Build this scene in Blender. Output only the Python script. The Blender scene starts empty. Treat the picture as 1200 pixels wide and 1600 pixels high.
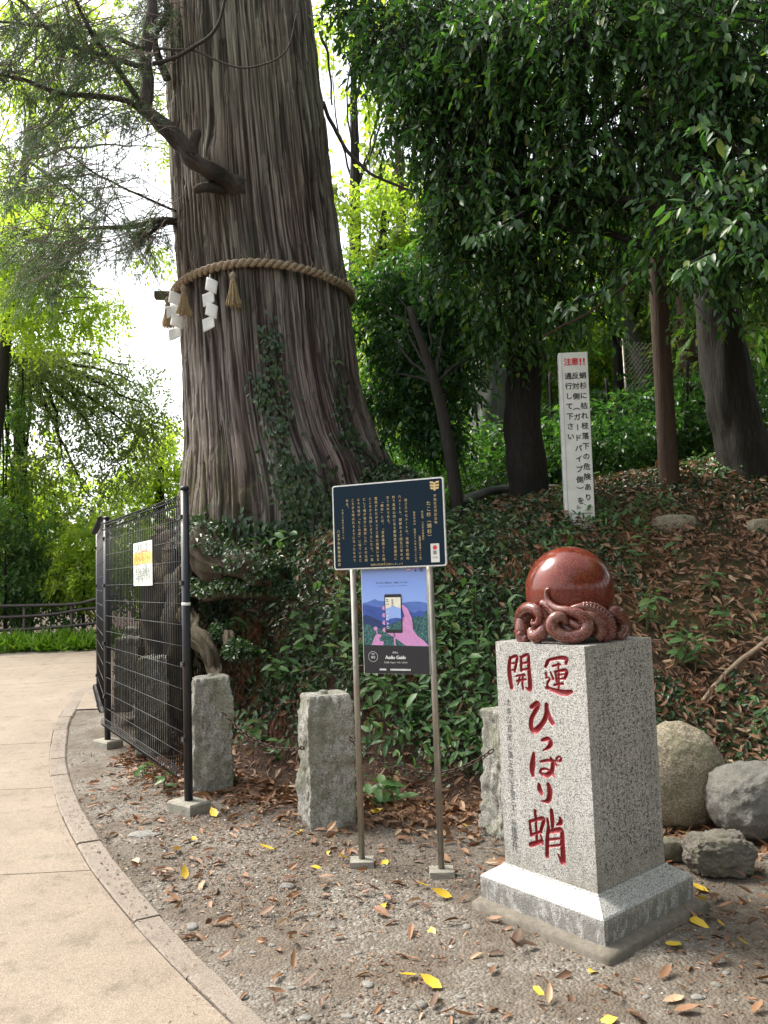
import bpy, math, random
import numpy as np
from mathutils import Vector, Matrix
rng = np.random.default_rng(7)
random.seed(7)
S = bpy.context.scene
COL = S.collection
# ------------------------------------------------------------------ camera
FPX, PITCH, ROLL, EYE = 1226.0, 0.0811, -0.0345, np.array([0.0, 0.0, 1.5])
_F = np.array([0, math.cos(PITCH), math.sin(PITCH)])
_U = np.array([0, -math.sin(PITCH), math.cos(PITCH)])
_R = np.array([1.0, 0, 0])
CR = _R * math.cos(ROLL) + _U * math.sin(ROLL)
CU = -_R * math.sin(ROLL) + _U * math.cos(ROLL)
cam = bpy.data.cameras.new('camera')
cam.sensor_fit = 'VERTICAL'; cam.sensor_height = 24.0; cam.lens = 24.0 * FPX / 1600.0
cam.clip_start = 0.05; cam.clip_end = 2000
cam_ob = bpy.data.objects.new('camera', cam); COL.objects.link(cam_ob)
M = Matrix.Identity(4)
for i in range(3):
    M[i][0], M[i][1], M[i][2], M[i][3] = CR[i], CU[i], -_F[i], EYE[i]
cam_ob.matrix_world = M
S.camera = cam_ob
# ------------------------------------------------------------------ sky, sun, exposure
SUN_EL, SUN_AZ = math.radians(52), math.radians(-62)      # azimuth measured from +Y towards +X
w = bpy.data.worlds.new('World'); S.world = w; w.use_nodes = True
nt = w.node_tree; bg = nt.nodes['Background']
sky = nt.nodes.new('ShaderNodeTexSky'); sky.sky_type = 'NISHITA'; sky.sun_disc = False
sky.sun_elevation = SUN_EL; sky.sun_rotation = SUN_AZ
sky.air_density = 1.0; sky.dust_density = 4.0; sky.ozone_density = 1.0
hs = nt.nodes.new('ShaderNodeHueSaturation'); hs.inputs['Saturation'].default_value = 0.25
nt.links.new(sky.outputs[0], hs.inputs['Color']); nt.links.new(hs.outputs[0], bg.inputs['Color'])
bg.inputs['Strength'].default_value = 0.15
sl = bpy.data.lights.new('sun', 'SUN'); sl.energy = 2.3; sl.angle = math.radians(24); sl.color = (1.0, 0.93, 0.80)
so = bpy.data.objects.new('sun', sl); COL.objects.link(so)
sd = Vector((math.sin(SUN_AZ) * math.cos(SUN_EL), math.cos(SUN_AZ) * math.cos(SUN_EL), math.sin(SUN_EL)))
so.rotation_euler = sd.to_track_quat('Z', 'Y').to_euler(); so.location = sd * 50
vs = S.view_settings; vs.view_transform = 'Standard'; vs.look = 'None'; vs.gamma = 1.0; vs.use_curve_mapping = False
vs.exposure = 1.48
S.render.engine = 'CYCLES'
cy = S.cycles; cy.max_bounces = 10; cy.diffuse_bounces = 6; cy.glossy_bounces = 3; cy.transmission_bounces = 6
cy.transparent_max_bounces = 8; cy.sample_clamp_indirect = 6.0; cy.use_denoising = True

# ------------------------------------------------------------------ helpers
def ray(px, py):
    d = _F + CR * ((px - 600) / FPX) - CU * ((py - 800) / FPX)
    return d
def at(px, py, depth):
    """the point seen at photo pixel (px, py) at world Y = depth"""
    d = ray(px, py)
    return EYE + d * (depth / d[1])
def on_plane(px, py, O, N):
    d = ray(px, py)
    return EYE + d * (np.dot(np.asarray(O) - EYE, N) / np.dot(d, N))
def unit(v):
    v = np.asarray(v, float)
    return v / np.maximum(np.linalg.norm(v, axis=-1, keepdims=True), 1e-9)
def sst(a, b, x):
    t = np.clip((x - a) / (b - a), 0, 1)
    return t * t * (3 - 2 * t)
def _hash(ix, iy, iz):
    h = (ix.astype(np.int64) * 374761393 + iy.astype(np.int64) * 668265263 + iz.astype(np.int64) * 2147483647) & 0xffffffff
    h = ((h ^ (h >> 13)) * 1274126177) & 0xffffffff
    h = ((h ^ (h >> 16)) * 2246822519) & 0xffffffff
    return ((h ^ (h >> 15)) & 0xffff) / 65535.0
def vnoise(P, seed=0, wrapx=0):
    P = np.asarray(P, float)
    i = np.floor(P).astype(np.int64); f = P - i; f = f * f * (3 - 2 * f)
    out = 0
    for dx in (0, 1):
        for dy in (0, 1):
            for dz in (0, 1):
                ax = i[..., 0] + dx
                if wrapx: ax = ax % wrapx
                wgt = (f[..., 0] if dx else 1 - f[..., 0]) * (f[..., 1] if dy else 1 - f[..., 1]) * (f[..., 2] if dz else 1 - f[..., 2])
                out = out + wgt * _hash(ax + seed * 131, i[..., 1] + dy, i[..., 2] + dz)
    return out
def fbm(P, oct=4, seed=0):
    s, a, t = 0, 0.5, 0
    P = np.asarray(P, float)
    for k in range(oct):
        s = s + a * vnoise(P * 2 ** k + 17.3 * k, seed + k); t += a; a *= 0.5
    return s / t
def smooth(pts, n=8):
    """Catmull-Rom through the rows of pts (any width)"""
    p = np.asarray(pts, float)
    if len(p) < 3:
        t = np.linspace(0, 1, n + 1)[:, None]
        return p[0] * (1 - t) + p[-1] * t
    q = np.vstack([2 * p[0] - p[1], p, 2 * p[-1] - p[-2]]); out = []
    for i in range(1, len(q) - 2):
        for t in np.arange(n) / n:
            a, b, c, d = q[i - 1], q[i], q[i + 1], q[i + 2]
            out.append(0.5 * (2 * b + (c - a) * t + (2 * a - 5 * b + 4 * c - d) * t * t + (3 * b - a - 3 * c + d) * t ** 3))
    out.append(p[-1])
    return np.array(out)

class MB:
    """collects geometry, then links it as ONE mesh object"""
    def __init__(s): s.v, s.f, s.n, s.mi = [], [], 0, []
    def add(s, V, F, mi=0):
        V = np.asarray(V, float).reshape(-1, 3); s.v.append(V)
        for f in F: s.f.append(tuple(int(i) + s.n for i in f)); s.mi.append(mi)
        s.n += len(V); return s
    def box(s, c, size, ax=None, mi=0):
        c = np.asarray(c, float); h = np.asarray(size, float) / 2
        A = np.eye(3) if ax is None else np.asarray(ax)
        V = [c + A[0] * h[0] * i + A[1] * h[1] * j + A[2] * h[2] * k for i in (-1, 1) for j in (-1, 1) for k in (-1, 1)]
        return s.add(V, [(0, 1, 3, 2), (4, 6, 7, 5), (0, 4, 5, 1), (2, 3, 7, 6), (0, 2, 6, 4), (1, 5, 7, 3)], mi)
    def tube(s, pts, r, seg=8, cap=True, mi=0, flat=None):
        p = np.asarray(pts, float); n = len(p)
        r = np.broadcast_to(np.asarray(r, float), (n,))
        t = unit(np.gradient(p, axis=0))
        ref = np.array([0, 0, 1.0]) if abs(t[0][2]) < 0.9 else np.array([1.0, 0, 0])
        u = np.cross(t[0], ref); u /= np.linalg.norm(u); V = []
        ang = np.arange(seg) * 2 * math.pi / seg
        for i in range(n):
            u = u - t[i] * np.dot(u, t[i]); u /= max(np.linalg.norm(u), 1e-9); b = np.cross(t[i], u)
            V.append(p[i] + r[i] * (np.cos(ang)[:, None] * u + np.sin(ang)[:, None] * b))
        F = [(i * seg + j, i * seg + (j + 1) % seg, (i + 1) * seg + (j + 1) % seg, (i + 1) * seg + j) for i in range(n - 1) for j in range(seg)]
        if cap: F += [tuple(range(seg))[::-1], tuple((n - 1) * seg + j for j in range(seg))]
        return s.add(np.vstack(V), F, mi)
    def poly(s, pts, mi=0): return s.add(pts, [tuple(range(len(pts)))], mi)
    def build(s, name, mats, parent=None, sm=False):
        me = bpy.data.meshes.new(name); me.from_pydata(np.vstack(s.v), [], s.f)
        mats = mats if isinstance(mats, (list, tuple)) else [mats]
        for m in mats: me.materials.append(m)
        if len(mats) > 1: me.polygons.foreach_set('material_index', s.mi)
        if sm: me.polygons.foreach_set('use_smooth', [True] * len(s.f))
        me.update()
        return link(name, me, parent)
def link(name, me, parent=None, loc=None):
    o = bpy.data.objects.new(name, me); COL.objects.link(o)
    if parent is not None:
        o.parent = parent
    if loc is not None: o.location = loc
    return o
def npmesh(name, V, F, mats, parent=None, sm=True, attrs=None, only_mesh=False):
    """V (n,3), F (m,3 or 4) numpy -> one mesh object"""
    V = np.ascontiguousarray(V, np.float32); F = np.ascontiguousarray(F, np.int32); k = F.shape[1]
    me = bpy.data.meshes.new(name)
    me.vertices.add(len(V)); me.vertices.foreach_set('co', V.ravel())
    me.loops.add(F.size); me.loops.foreach_set('vertex_index', F.ravel())
    me.polygons.add(len(F)); me.polygons.foreach_set('loop_start', np.arange(0, F.size, k, dtype=np.int32))
    me.polygons.foreach_set('use_smooth', np.full(len(F), sm))
    for m in (mats if isinstance(mats, (list, tuple)) else [mats]): me.materials.append(m)
    for an, av in (attrs or {}).items():
        a = me.attributes.new(an, 'FLOAT', 'POINT'); a.data.foreach_set('value', np.ascontiguousarray(av, np.float32).ravel())
    me.update(calc_edges=True)
    return me if only_mesh else link(name, me, parent)
def gridF(nu, nv, wrap=False):
    """quads of a grid of nv rows by nu columns"""
    a = np.arange(nv - 1)[:, None] * nu
    j = np.arange(nu if wrap else nu - 1)[None, :]; k = (j + 1) % nu
    return np.stack([a + j, a + k, a + nu + k, a + nu + j], -1).reshape(-1, 4)
def tag(o, label=None, cat=None, group=None, kind=None):
    if label: o['label'] = label
    if cat: o['category'] = cat
    if group: o['group'] = group
    if kind: o['kind'] = kind
    return o
def thing(name, label, cat, loc=(0, 0, 0), group=None, kind=None):
    o = bpy.data.objects.new(name, None); COL.objects.link(o); o.location = loc; o.empty_display_size = 0.1
    return tag(o, label, cat, group, kind)
def copy_tree(o, parent=None):
    c = o.copy(); COL.objects.link(c)
    if parent is not None: c.parent = parent
    for ch in list(o.children): copy_tree(ch, c)
    return c
# ------------------------------------------------------------------ materials
def srgb(r, g, b): return tuple((x / 12.92 if x <= .04045 else ((x + .055) / 1.055) ** 2.4) for x in (r / 255, g / 255, b / 255)) + (1,)
class NT:
    def __init__(s, name):
        s.m = bpy.data.materials.new(name); s.m.use_nodes = True; s.t = s.m.node_tree
        s.b = s.t.nodes['Principled BSDF']; s.out = s.t.nodes['Material Output']
    def n(s, typ, **kw):
        x = s.t.nodes.new('ShaderNode' + typ)
        for k, v in kw.items(): setattr(x, k, v)
        return x
    def l(s, a, b): s.t.links.new(a, b)
    def coords(s, scale=(1, 1, 1), obj=True):
        tc = s.n('TexCoord'); mp = s.n('Mapping'); mp.inputs['Scale'].default_value = scale
        s.l(tc.outputs['Object' if obj else 'Generated'], mp.inputs[0]); return mp.outputs[0]
    def geo_pos(s, scale=(1, 1, 1)):
        g = s.n('NewGeometry'); mp = s.n('Mapping'); mp.inputs['Scale'].default_value = scale
        s.l(g.outputs['Position'], mp.inputs[0]); return mp.outputs[0]
    def noise(s, co, scale, detail=4, rough=0.55, dist=0):
        x = s.n('TexNoise'); x.inputs['Scale'].default_value = scale; x.inputs['Detail'].default_value = detail
        x.inputs['Roughness'].default_value = rough; x.inputs['Distortion'].default_value = dist
        s.l(co, x.inputs['Vector']); return x.outputs['Fac']
    def voro(s, co, scale, out='Distance', feature='F1', rnd=1.0):
        x = s.n('TexVoronoi', feature=feature); x.inputs['Scale'].default_value = scale
        x.inputs['Randomness'].default_value = rnd
        s.l(co, x.inputs['Vector']); return x.outputs[out]
    def ramp(s, fac, stops, interp='LINEAR'):
        x = s.n('ValToRGB'); r = x.color_ramp; r.interpolation = interp
        while len(r.elements) < len(stops): r.elements.new(0.5)
        for e, (p, c) in zip(r.elements, stops):
            e.position = p; e.color = c if len(c) == 4 else tuple(c) + (1,)
        s.l(fac, x.inputs[0]); return x.outputs[0]
    def mix(s, fac, a, b, mode='MIX'):
        x = s.n('Mix', data_type='RGBA', blend_type=mode)
        for sock, v in ((x.inputs[0], fac), (x.inputs[6], a), (x.inputs[7], b)):
            if hasattr(v, 'node'): s.l(v, sock)
            else: sock.default_value = v if not isinstance(v, tuple) or len(v) == 4 else v + (1,)
        return x.outputs[2]
    def math(s, op, a, b=0.0):
        x = s.n('Math', operation=op)
        for sock, v in ((x.inputs[0], a), (x.inputs[1], b)):
            if hasattr(v, 'node'): s.l(v, sock)
            else: sock.default_value = v
        return x.outputs[0]
    def attr(s, name):
        x = s.n('Attribute'); x.attribute_name = name; return x.outputs['Fac']
    def bump(s, h, strength=0.4, dist=0.01):
        x = s.n('Bump'); x.inputs['Strength'].default_value = strength; x.inputs['Distance'].default_value = dist
        s.l(h, x.inputs['Height']); s.l(x.outputs[0], s.b.inputs['Normal']); return x.outputs[0]
    def col(s, c):
        if hasattr(c, 'node'): s.l(c, s.b.inputs['Base Color'])
        else: s.b.inputs['Base Color'].default_value = c if len(c) == 4 else tuple(c) + (1,)
    def set(s, rough=None, metal=None, spec=None, coat=None):
        for k, v in (('Roughness', rough), ('Metallic', metal), ('Specular IOR Level', spec), ('Coat Weight', coat)):
            if v is None: continue
            if hasattr(v, 'node'): s.l(v, s.b.inputs[k])
            else: s.b.inputs[k].default_value = v
        return s
MAT = {}
def plain(name, c, rough=0.5, metal=0.0, spec=0.5, var=0.12, scale=30):
    if name in MAT: return MAT[name]
    t = NT(name); co = t.geo_pos()
    f = t.noise(co, scale, 3)
    lo = tuple(x * (1 - var) for x in c[:3]); hi = tuple(min(1, x * (1 + var)) for x in c[:3])
    t.col(t.ramp(f, [(0.3, lo), (0.7, hi)])); t.set(rough, metal, spec)
    MAT[name] = t.m; return t.m
def leaf_mat(name, c1, c2, c3=None, rough=0.4, transl=0.35, spec=0.5, tr_gain=(1.3, 1.5, 0.6)):
    t = NT(name)
    g = t.n('NewGeometry'); stops = [(0.0, c1), (0.6, c2)]
    if c3: stops += [(0.9, c2), (1.0, c3)]
    oi = t.n('ObjectInfo')
    c = t.ramp(t.math('FRACT', t.math('ADD', g.outputs['Random Per Island'], oi.outputs['Random'])), stops)
    c = t.mix(t.math('MULTIPLY', oi.outputs['Random'], 0.35), c, t.mix(1.0, c, (1.35, 1.15, 0.7), 'MULTIPLY'))
    t.col(c); t.set(rough, 0, spec)
    tr = t.n('BsdfTranslucent'); t.l(t.mix(1.0, c, tr_gain, 'MULTIPLY'), tr.inputs['Color'])
    ms = t.n('MixShader'); ms.inputs[0].default_value = transl
    t.l(t.b.outputs[0], ms.inputs[1]); t.l(tr.outputs[0], ms.inputs[2]); t.l(ms.outputs[0], t.out.inputs['Surface'])
    MAT[name] = t.m; return t.m
L_dark = leaf_mat('dark_evergreen_leaf', (.020, .060, .030), (.065, .150, .052), (.15, .19, .03), rough=.34, transl=.45, tr_gain=(1.5, 1.8, .6))
L_mid = leaf_mat('fresh_shrub_leaf', (.050, .120, .042), (.100, .200, .070), (.15, .20, .06), rough=.42, transl=.35)
L_lime = leaf_mat('lime_maple_leaf', (.19, .30, .050), (.29, .40, .080), (.36, .42, .10), rough=.5, transl=.68, tr_gain=(1.6, 1.6, .6))
L_forest = leaf_mat('forest_leaf', (.050, .115, .030), (.105, .20, .040), (.20, .24, .05), rough=.45, transl=.45)
L_grey = leaf_mat('greyish_conifer_leaf', (.10, .14, .060), (.17, .22, .085), (.22, .25, .09), rough=.5, transl=.55, tr_gain=(1.4, 1.5, .8))
L_cedar = leaf_mat('cedar_needle', (.050, .085, .056), (.090, .13, .080), (.12, .15, .07), rough=.5, transl=.3)
L_ivy = leaf_mat('ivy_leaf', (.018, .044, .018), (.042, .085, .030), (.09, .12, .035), rough=.34, transl=.2)
L_grass = leaf_mat('strap_grass_leaf', (.10, .20, .025), (.17, .30, .04), (.22, .30, .06), rough=.45, transl=.4)
L_brown = leaf_mat('dry_brown_leaf', (.075, .038, .022), (.23, .125, .070), (.42, .31, .21), rough=.6, transl=.12, tr_gain=(1.3, 1, .6))
L_yellow = leaf_mat('yellow_fallen_leaf', (.55, .37, .03), (.64, .47, .05), (.48, .24, .02), rough=.5, transl=.15, tr_gain=(1, 1, .7))
L_rust = leaf_mat('rusty_cedar_spray', (.11, .040, .020), (.25, .095, .045), (.32, .15, .07), rough=.65, transl=.1, tr_gain=(1.2, 1, .7))

def bark_mat(name, dark, mid, light, sc=1.0, moss=0.0, zmoss=1.9):
    t = NT(name); co = t.geo_pos((9 * sc, 9 * sc, .7 * sc)); co2 = t.geo_pos()
    a = t.noise(co, 3.0, 6, .62, .4); b = t.noise(t.geo_pos((40 * sc, 40 * sc, 2.2 * sc)), 2.0, 4, .6)
    c = t.ramp(a, [(.28, dark), (.5, mid), (.72, light)])
    c = t.mix(0.45, c, t.ramp(b, [(.3, dark), (.7, light)]))
    c = t.mix(t.math('MULTIPLY', t.ramp(t.noise(co2, 1.1, 3), [(.45, (0, 0, 0)), (.62, (1, 1, 1))]), .45), c, tuple(x * 1.25 for x in mid))
    if moss:
        sep = t.n('SeparateXYZ'); t.l(t.geo_pos(), sep.inputs[0])
        k = t.n('MapRange'); k.inputs[1].default_value = zmoss + 1.5; k.inputs[2].default_value = zmoss - .1; t.l(sep.outputs[2], k.inputs[0])
        kx = t.n('MapRange'); kx.inputs[1].default_value = -.6; kx.inputs[2].default_value = -1.6; t.l(sep.outputs[0], kx.inputs[0])
        mm = t.math('MULTIPLY', t.math('MULTIPLY', k.outputs[0], kx.outputs[0]), t.ramp(t.noise(co2, 9, 5), [(.35, (0, 0, 0)), (.6, (1, 1, 1))]))
        c = t.mix(t.math('MULTIPLY', mm, moss), c, (.075, .085, .022))
    t.col(c); t.set(.85, 0, .25); t.bump(t.math('ADD', a, b), .6, .02)
    MAT[name] = t.m; return t.m
B_cedar = bark_mat('old_cedar_bark', (.035, .022, .017), (.135, .098, .080), (.28, .225, .185), moss=.75)
def trunk_mat():
    t = NT('fissured_cedar_bark'); co2 = t.geo_pos(); r = t.attr('ridge')
    b = t.noise(t.geo_pos((46, 46, 1.6)), 2.0, 5, .65)
    k = t.math('ADD', t.math('MULTIPLY', r, .75), t.math('MULTIPLY', b, .4))
    c = t.ramp(k, [(.10, (.016, .011, .010)), (.36, (.078, .062, .056)), (.60, (.150, .127, .115)), (.85, (.27, .24, .215))])
    red = t.ramp(t.noise(t.geo_pos((1.6, 1.6, .35)), 1.6, 4), [(.45, (0, 0, 0)), (.62, (.7, .7, .7))])
    c = t.mix(red, c, t.mix(1.0, c, (.80, .66, .66), 'MULTIPLY'))
    sep = t.n('SeparateXYZ'); t.l(t.geo_pos(), sep.inputs[0])
    mz = t.n('MapRange'); mz.inputs[1].default_value = 3.6; mz.inputs[2].default_value = 1.9; t.l(sep.outputs[2], mz.inputs[0])
    mx_ = t.n('MapRange'); mx_.inputs[1].default_value = -.9; mx_.inputs[2].default_value = -1.9; t.l(sep.outputs[0], mx_.inputs[0])
    mm = t.math('MULTIPLY', t.math('MULTIPLY', mz.outputs[0], mx_.outputs[0]), t.ramp(t.noise(co2, 8, 5), [(.36, (0, 0, 0)), (.6, (1, 1, 1))]))
    c = t.mix(t.math('MULTIPLY', mm, .8), c, (.075, .088, .020))
    gm = t.math('MULTIPLY', t.ramp(t.noise(t.geo_pos((2.2, 2.2, .5)), 1.3, 4), [(.55, (0, 0, 0)), (.72, (1, 1, 1))]), .45)
    c = t.mix(gm, c, (.055, .065, .040))
    hz = t.n('MapRange'); hz.inputs[1].default_value = 4.0; hz.inputs[2].default_value = 7.0; t.l(sep.outputs[2], hz.inputs[0])
    c = t.mix(t.math('MULTIPLY', hz.outputs[0], .8), c, t.mix(1.0, c, (1.02, 1.10, .88), 'MULTIPLY'))
    t.col(c); t.set(.88, 0, .2); t.bump(b, .8, .015); return t.m
B_trunk = trunk_mat()
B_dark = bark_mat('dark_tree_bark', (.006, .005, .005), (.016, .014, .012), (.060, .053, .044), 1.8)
B_brown = bark_mat('brown_cedar_bark', (.028, .018, .013), (.070, .044, .031), (.12, .082, .060), 1.6)
B_grey = bark_mat('grey_smooth_bark', (.06, .062, .058), (.12, .125, .115), (.20, .20, .18), .8)
B_branch = bark_mat('cedar_branch_bark', (.018, .013, .010), (.060, .047, .040), (.13, .11, .095), 2.0)
B_root = bark_mat('root_wood', (.020, .014, .010), (.058, .042, .030), (.115, .085, .062), 1.0, moss=.3, zmoss=1.0)

def granite(name, attr=False):
    t = NT(name); co = t.geo_pos()
    v = t.voro(co, 330, 'Color'); sp = t.n('SeparateColor'); t.l(v, sp.inputs[0])
    c = t.ramp(sp.outputs[0], [(0.0, (.03, .03, .03)), (.16, (.13, .13, .125)), (.38, (.33, .325, .305)), (.68, (.48, .47, .445)), (1, (.60, .59, .56))], 'LINEAR')
    n2 = t.noise(co, 2.4, 4); c = t.mix(.35, c, t.mix(1.0, c, t.ramp(n2, [(.3, (.72, .68, .62)), (.65, (1.05, 1.05, 1.05))]), 'MULTIPLY'))
    sz_ = t.n('SeparateXYZ'); t.l(co, sz_.inputs[0]); dz_ = t.n('MapRange'); dz_.inputs[1].default_value = .36; dz_.inputs[2].default_value = .16; t.l(sz_.outputs[2], dz_.inputs[0])
    st_ = t.ramp(t.noise(t.geo_pos((9, 9, 1.1)), 1.6, 5, .6), [(.48, (0, 0, 0)), (.66, (1, 1, 1))])
    c = t.mix(t.math('MULTIPLY', st_, .30), c, (.20, .185, .155)); c = t.mix(t.math('MULTIPLY', t.math('MULTIPLY', dz_.outputs[0], t.ramp(t.noise(co, 14, 5, .65), [(.35, (0, 0, 0)), (.6, (1, 1, 1))])), .45), c, (.17, .145, .11))
    if attr:
        c = t.mix(t.ramp(t.attr('paint'), [(.40, (0, 0, 0)), (.58, (1, 1, 1))]), c,
                  t.ramp(t.noise(co, 55, 3), [(.3, (.15, .005, .010)), (.7, (.30, .012, .018))]))
    t.col(c); t.set(.42, 0, .45); t.bump(sp.outputs[0], .12, .002); MAT[name] = t.m; return t.m
G_shaft = granite('speckled_granite'); G_carved = granite('carved_granite', True)
def wet_granite():
    t = NT('weathered_plinth_granite'); co = t.geo_pos()
    v = t.voro(co, 330, 'Color'); sp = t.n('SeparateColor'); t.l(v, sp.inputs[0])
    c = t.ramp(sp.outputs[0], [(0, (.05, .05, .05)), (.2, (.20, .20, .19)), (.6, (.42, .41, .39)), (1, (.55, .54, .51))])
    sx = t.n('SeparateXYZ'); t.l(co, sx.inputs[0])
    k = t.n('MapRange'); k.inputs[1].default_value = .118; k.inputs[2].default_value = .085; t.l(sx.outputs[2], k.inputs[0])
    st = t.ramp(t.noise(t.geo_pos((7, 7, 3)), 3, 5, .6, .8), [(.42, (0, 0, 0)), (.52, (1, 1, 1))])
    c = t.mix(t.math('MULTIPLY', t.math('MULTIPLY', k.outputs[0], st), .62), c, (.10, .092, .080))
    t.col(c); t.set(.45, 0, .4); t.bump(sp.outputs[0], .12, .002); return t.m
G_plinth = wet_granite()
def rock(name, lo, mid, hi, sc=1.0, lich=0.0, rough=.85, speck=True, gr=False):
    t = NT(name); co = t.geo_pos()
    a = t.noise(co, 7 * sc, 8, .65); b = t.noise(co, 60 * sc, 4, .7)
    c = t.ramp(a, [(.3, lo), (.5, mid), (.7, hi)])
    if speck: c = t.mix(.5, c, t.ramp(b, [(.35, lo), (.6, hi)]))
    if gr: 
        v = t.voro(co, 150, 'Color'); sp = t.n('SeparateColor'); t.l(v, sp.inputs[0]); c = t.mix(.55, c, t.ramp(sp.outputs[0], [(0, tuple(x * .5 for x in lo)), (.4, mid), (1, tuple(x * 1.25 for x in hi))]))
    if lich: c = t.mix(t.math('MULTIPLY', t.ramp(t.noise(co, 3 * sc, 5, .6), [(.48, (0, 0, 0)), (.6, (1, 1, 1))]), lich), c, (.16, .17, .09))
    t.col(c); t.set(rough, 0, .3); t.bump(t.math('ADD', a, b), .7, .012); MAT[name] = t.m; return t.m
R_post = rock('rough_hewn_granite', (.11, .105, .085), (.27, .262, .23), (.46, .445, .40), 2.2, .45, gr=True)
R_boulder = rock('pitted_boulder', (.11, .09, .055), (.25, .205, .14), (.44, .39, .30), 2.4, .4, gr=True)
R_grey = rock('grey_river_stone', (.07, .066, .058), (.15, .143, .128), (.24, .23, .21), 1.6, .1, .7)
R_dark = rock('dark_rough_rock', (.075, .066, .056), (.14, .125, .105), (.22, .20, .17), 2.0, .25)
R_pale = rock('pale_pebble', (.15, .14, .125), (.24, .23, .21), (.36, .35, .33), 8)
R_conc = rock('weathered_concrete', (.20, .185, .15), (.30, .28, .235), (.40, .38, .33), 4, .15)

R_soil = rock('soil_stained_concrete', (.10, .085, .066), (.19, .165, .135), (.29, .26, .22), 5, .1)
def path_mat(name, c1, c2, c3):
    t = NT(name); co = t.geo_pos()
    v = t.voro(co, 120, 'Color'); sp = t.n('SeparateColor'); t.l(v, sp.inputs[0])
    c = t.ramp(sp.outputs[0], [(0, c1), (.45, c2), (1, c3)])
    c = t.mix(.55, c, t.ramp(t.noise(co, 1.3, 8, .7), [(.32, c1), (.68, c3)]))
    c = t.mix(.4, c, t.ramp(t.noise(co, 170, 3, .7), [(.35, tuple(x * .5 for x in c1)), (.6, c3)]))
    c = t.mix(t.math('MULTIPLY', t.ramp(t.noise(co, 5, 6, .7), [(.54, (0, 0, 0)), (.70, (1, 1, 1))]), .55), c, tuple(x * .6 for x in c1))
    t.col(c); t.set(.85, 0, .3); t.bump(t.math('ADD', t.voro(co, 120), t.noise(co, 90, 3)), .5, .004); return t.m
P_path = path_mat('tan_aggregate_concrete', (.134, .103, .077), (.225, .179, .137), (.32, .265, .21))
P_kerb = path_mat('kerb_concrete', (.13, .105, .085), (.20, .166, .137), (.28, .24, .20))

def ground_mat():
    t = NT('gravel_and_soil'); co = t.geo_pos()
    v = t.voro(co, 75, 'Color'); sp = t.n('SeparateColor'); t.l(v, sp.inputs[0]); d = t.voro(co, 75)
    v2 = t.voro(co, 210, 'Color'); sp2 = t.n('SeparateColor'); t.l(v2, sp2.inputs[0])
    g = t.ramp(sp.outputs[0], [(0, (.055, .046, .038)), (.5, (.125, .108, .090)), (.85, (.22, .20, .175)), (1, (.32, .30, .275))])
    g2 = t.ramp(sp2.outputs[0], [(0, (.085, .070, .055)), (.6, (.17, .15, .125)), (1, (.32, .30, .27))])
    soil = t.ramp(t.noise(co, 14, 7, .7), [(.3, (.064, .050, .038)), (.7, (.150, .124, .097))])
    g = t.mix(.5, g, g2)
    gr = t.mix(t.ramp(t.noise(co, 1.5, 6, .65), [(.40, (0, 0, 0)), (.56, (1, 1, 1))]), g, soil)
    lit = t.ramp(t.noise(co, 30, 8, .75), [(.3, (.018, .011, .008)), (.5, (.050, .030, .020)), (.72, (.12, .072, .046))])
    la = t.math('ADD', t.attr('litter'), t.math('MULTIPLY', t.math('SUBTRACT', t.noise(co, 3, 5), .5), .9))
    mo = t.math('MULTIPLY', t.attr('moss'), t.ramp(t.noise(co, 4, 6, .65), [(.38, (0, 0, 0)), (.56, (1, 1, 1))]))
    lit = t.mix(t.math('MULTIPLY', mo, .8), lit, t.ramp(t.noise(co, 60, 4, .7), [(.3, (.030, .038, .012)), (.7, (.095, .105, .035))]))
    c = t.mix(t.ramp(la, [(.35, (0, 0, 0)), (.65, (1, 1, 1))]), gr, lit)
    t.col(c); t.set(.9, 0, .25)
    t.bump(t.math('ADD', t.math('MULTIPLY', d, -1.0), t.noise(co, 40, 5)), .6, .012); return t.m
GROUND = ground_mat()
M_black = plain('black_powder_coat', (.012, .013, .018), .38, 0, .5, .25, 8)
M_wire = plain('black_coated_wire', (.014, .015, .018), .5, 0, .35, .1)
M_white = plain('white_painted_board', (.70, .70, .66), .45, 0, .4, .08, 9)
M_steel = plain('brushed_stainless', (.34, .315, .275), .38, .85, .5, .15, 14)
M_navy = plain('navy_enamel', (.006, .019, .034), .6, 0, .12, .1, 4)
M_gold = plain('gold_lettering', (.62, .46, .20), .5)
M_frame = plain('white_frame', (.75, .75, .72), .4)
M_red = plain('red_print', (.62, .03, .04), .5)
M_ink = plain('black_print', (.015, .015, .02), .5)
M_chain = plain('rusty_iron', (.075, .055, .042), .65, .6, .4, .4, 60)
M_paper = plain('white_shide_paper', (.86, .86, .84), .7, 0, .2, .03)
M_rail = plain('brown_painted_pipe', (.055, .045, .04), .5)

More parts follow.
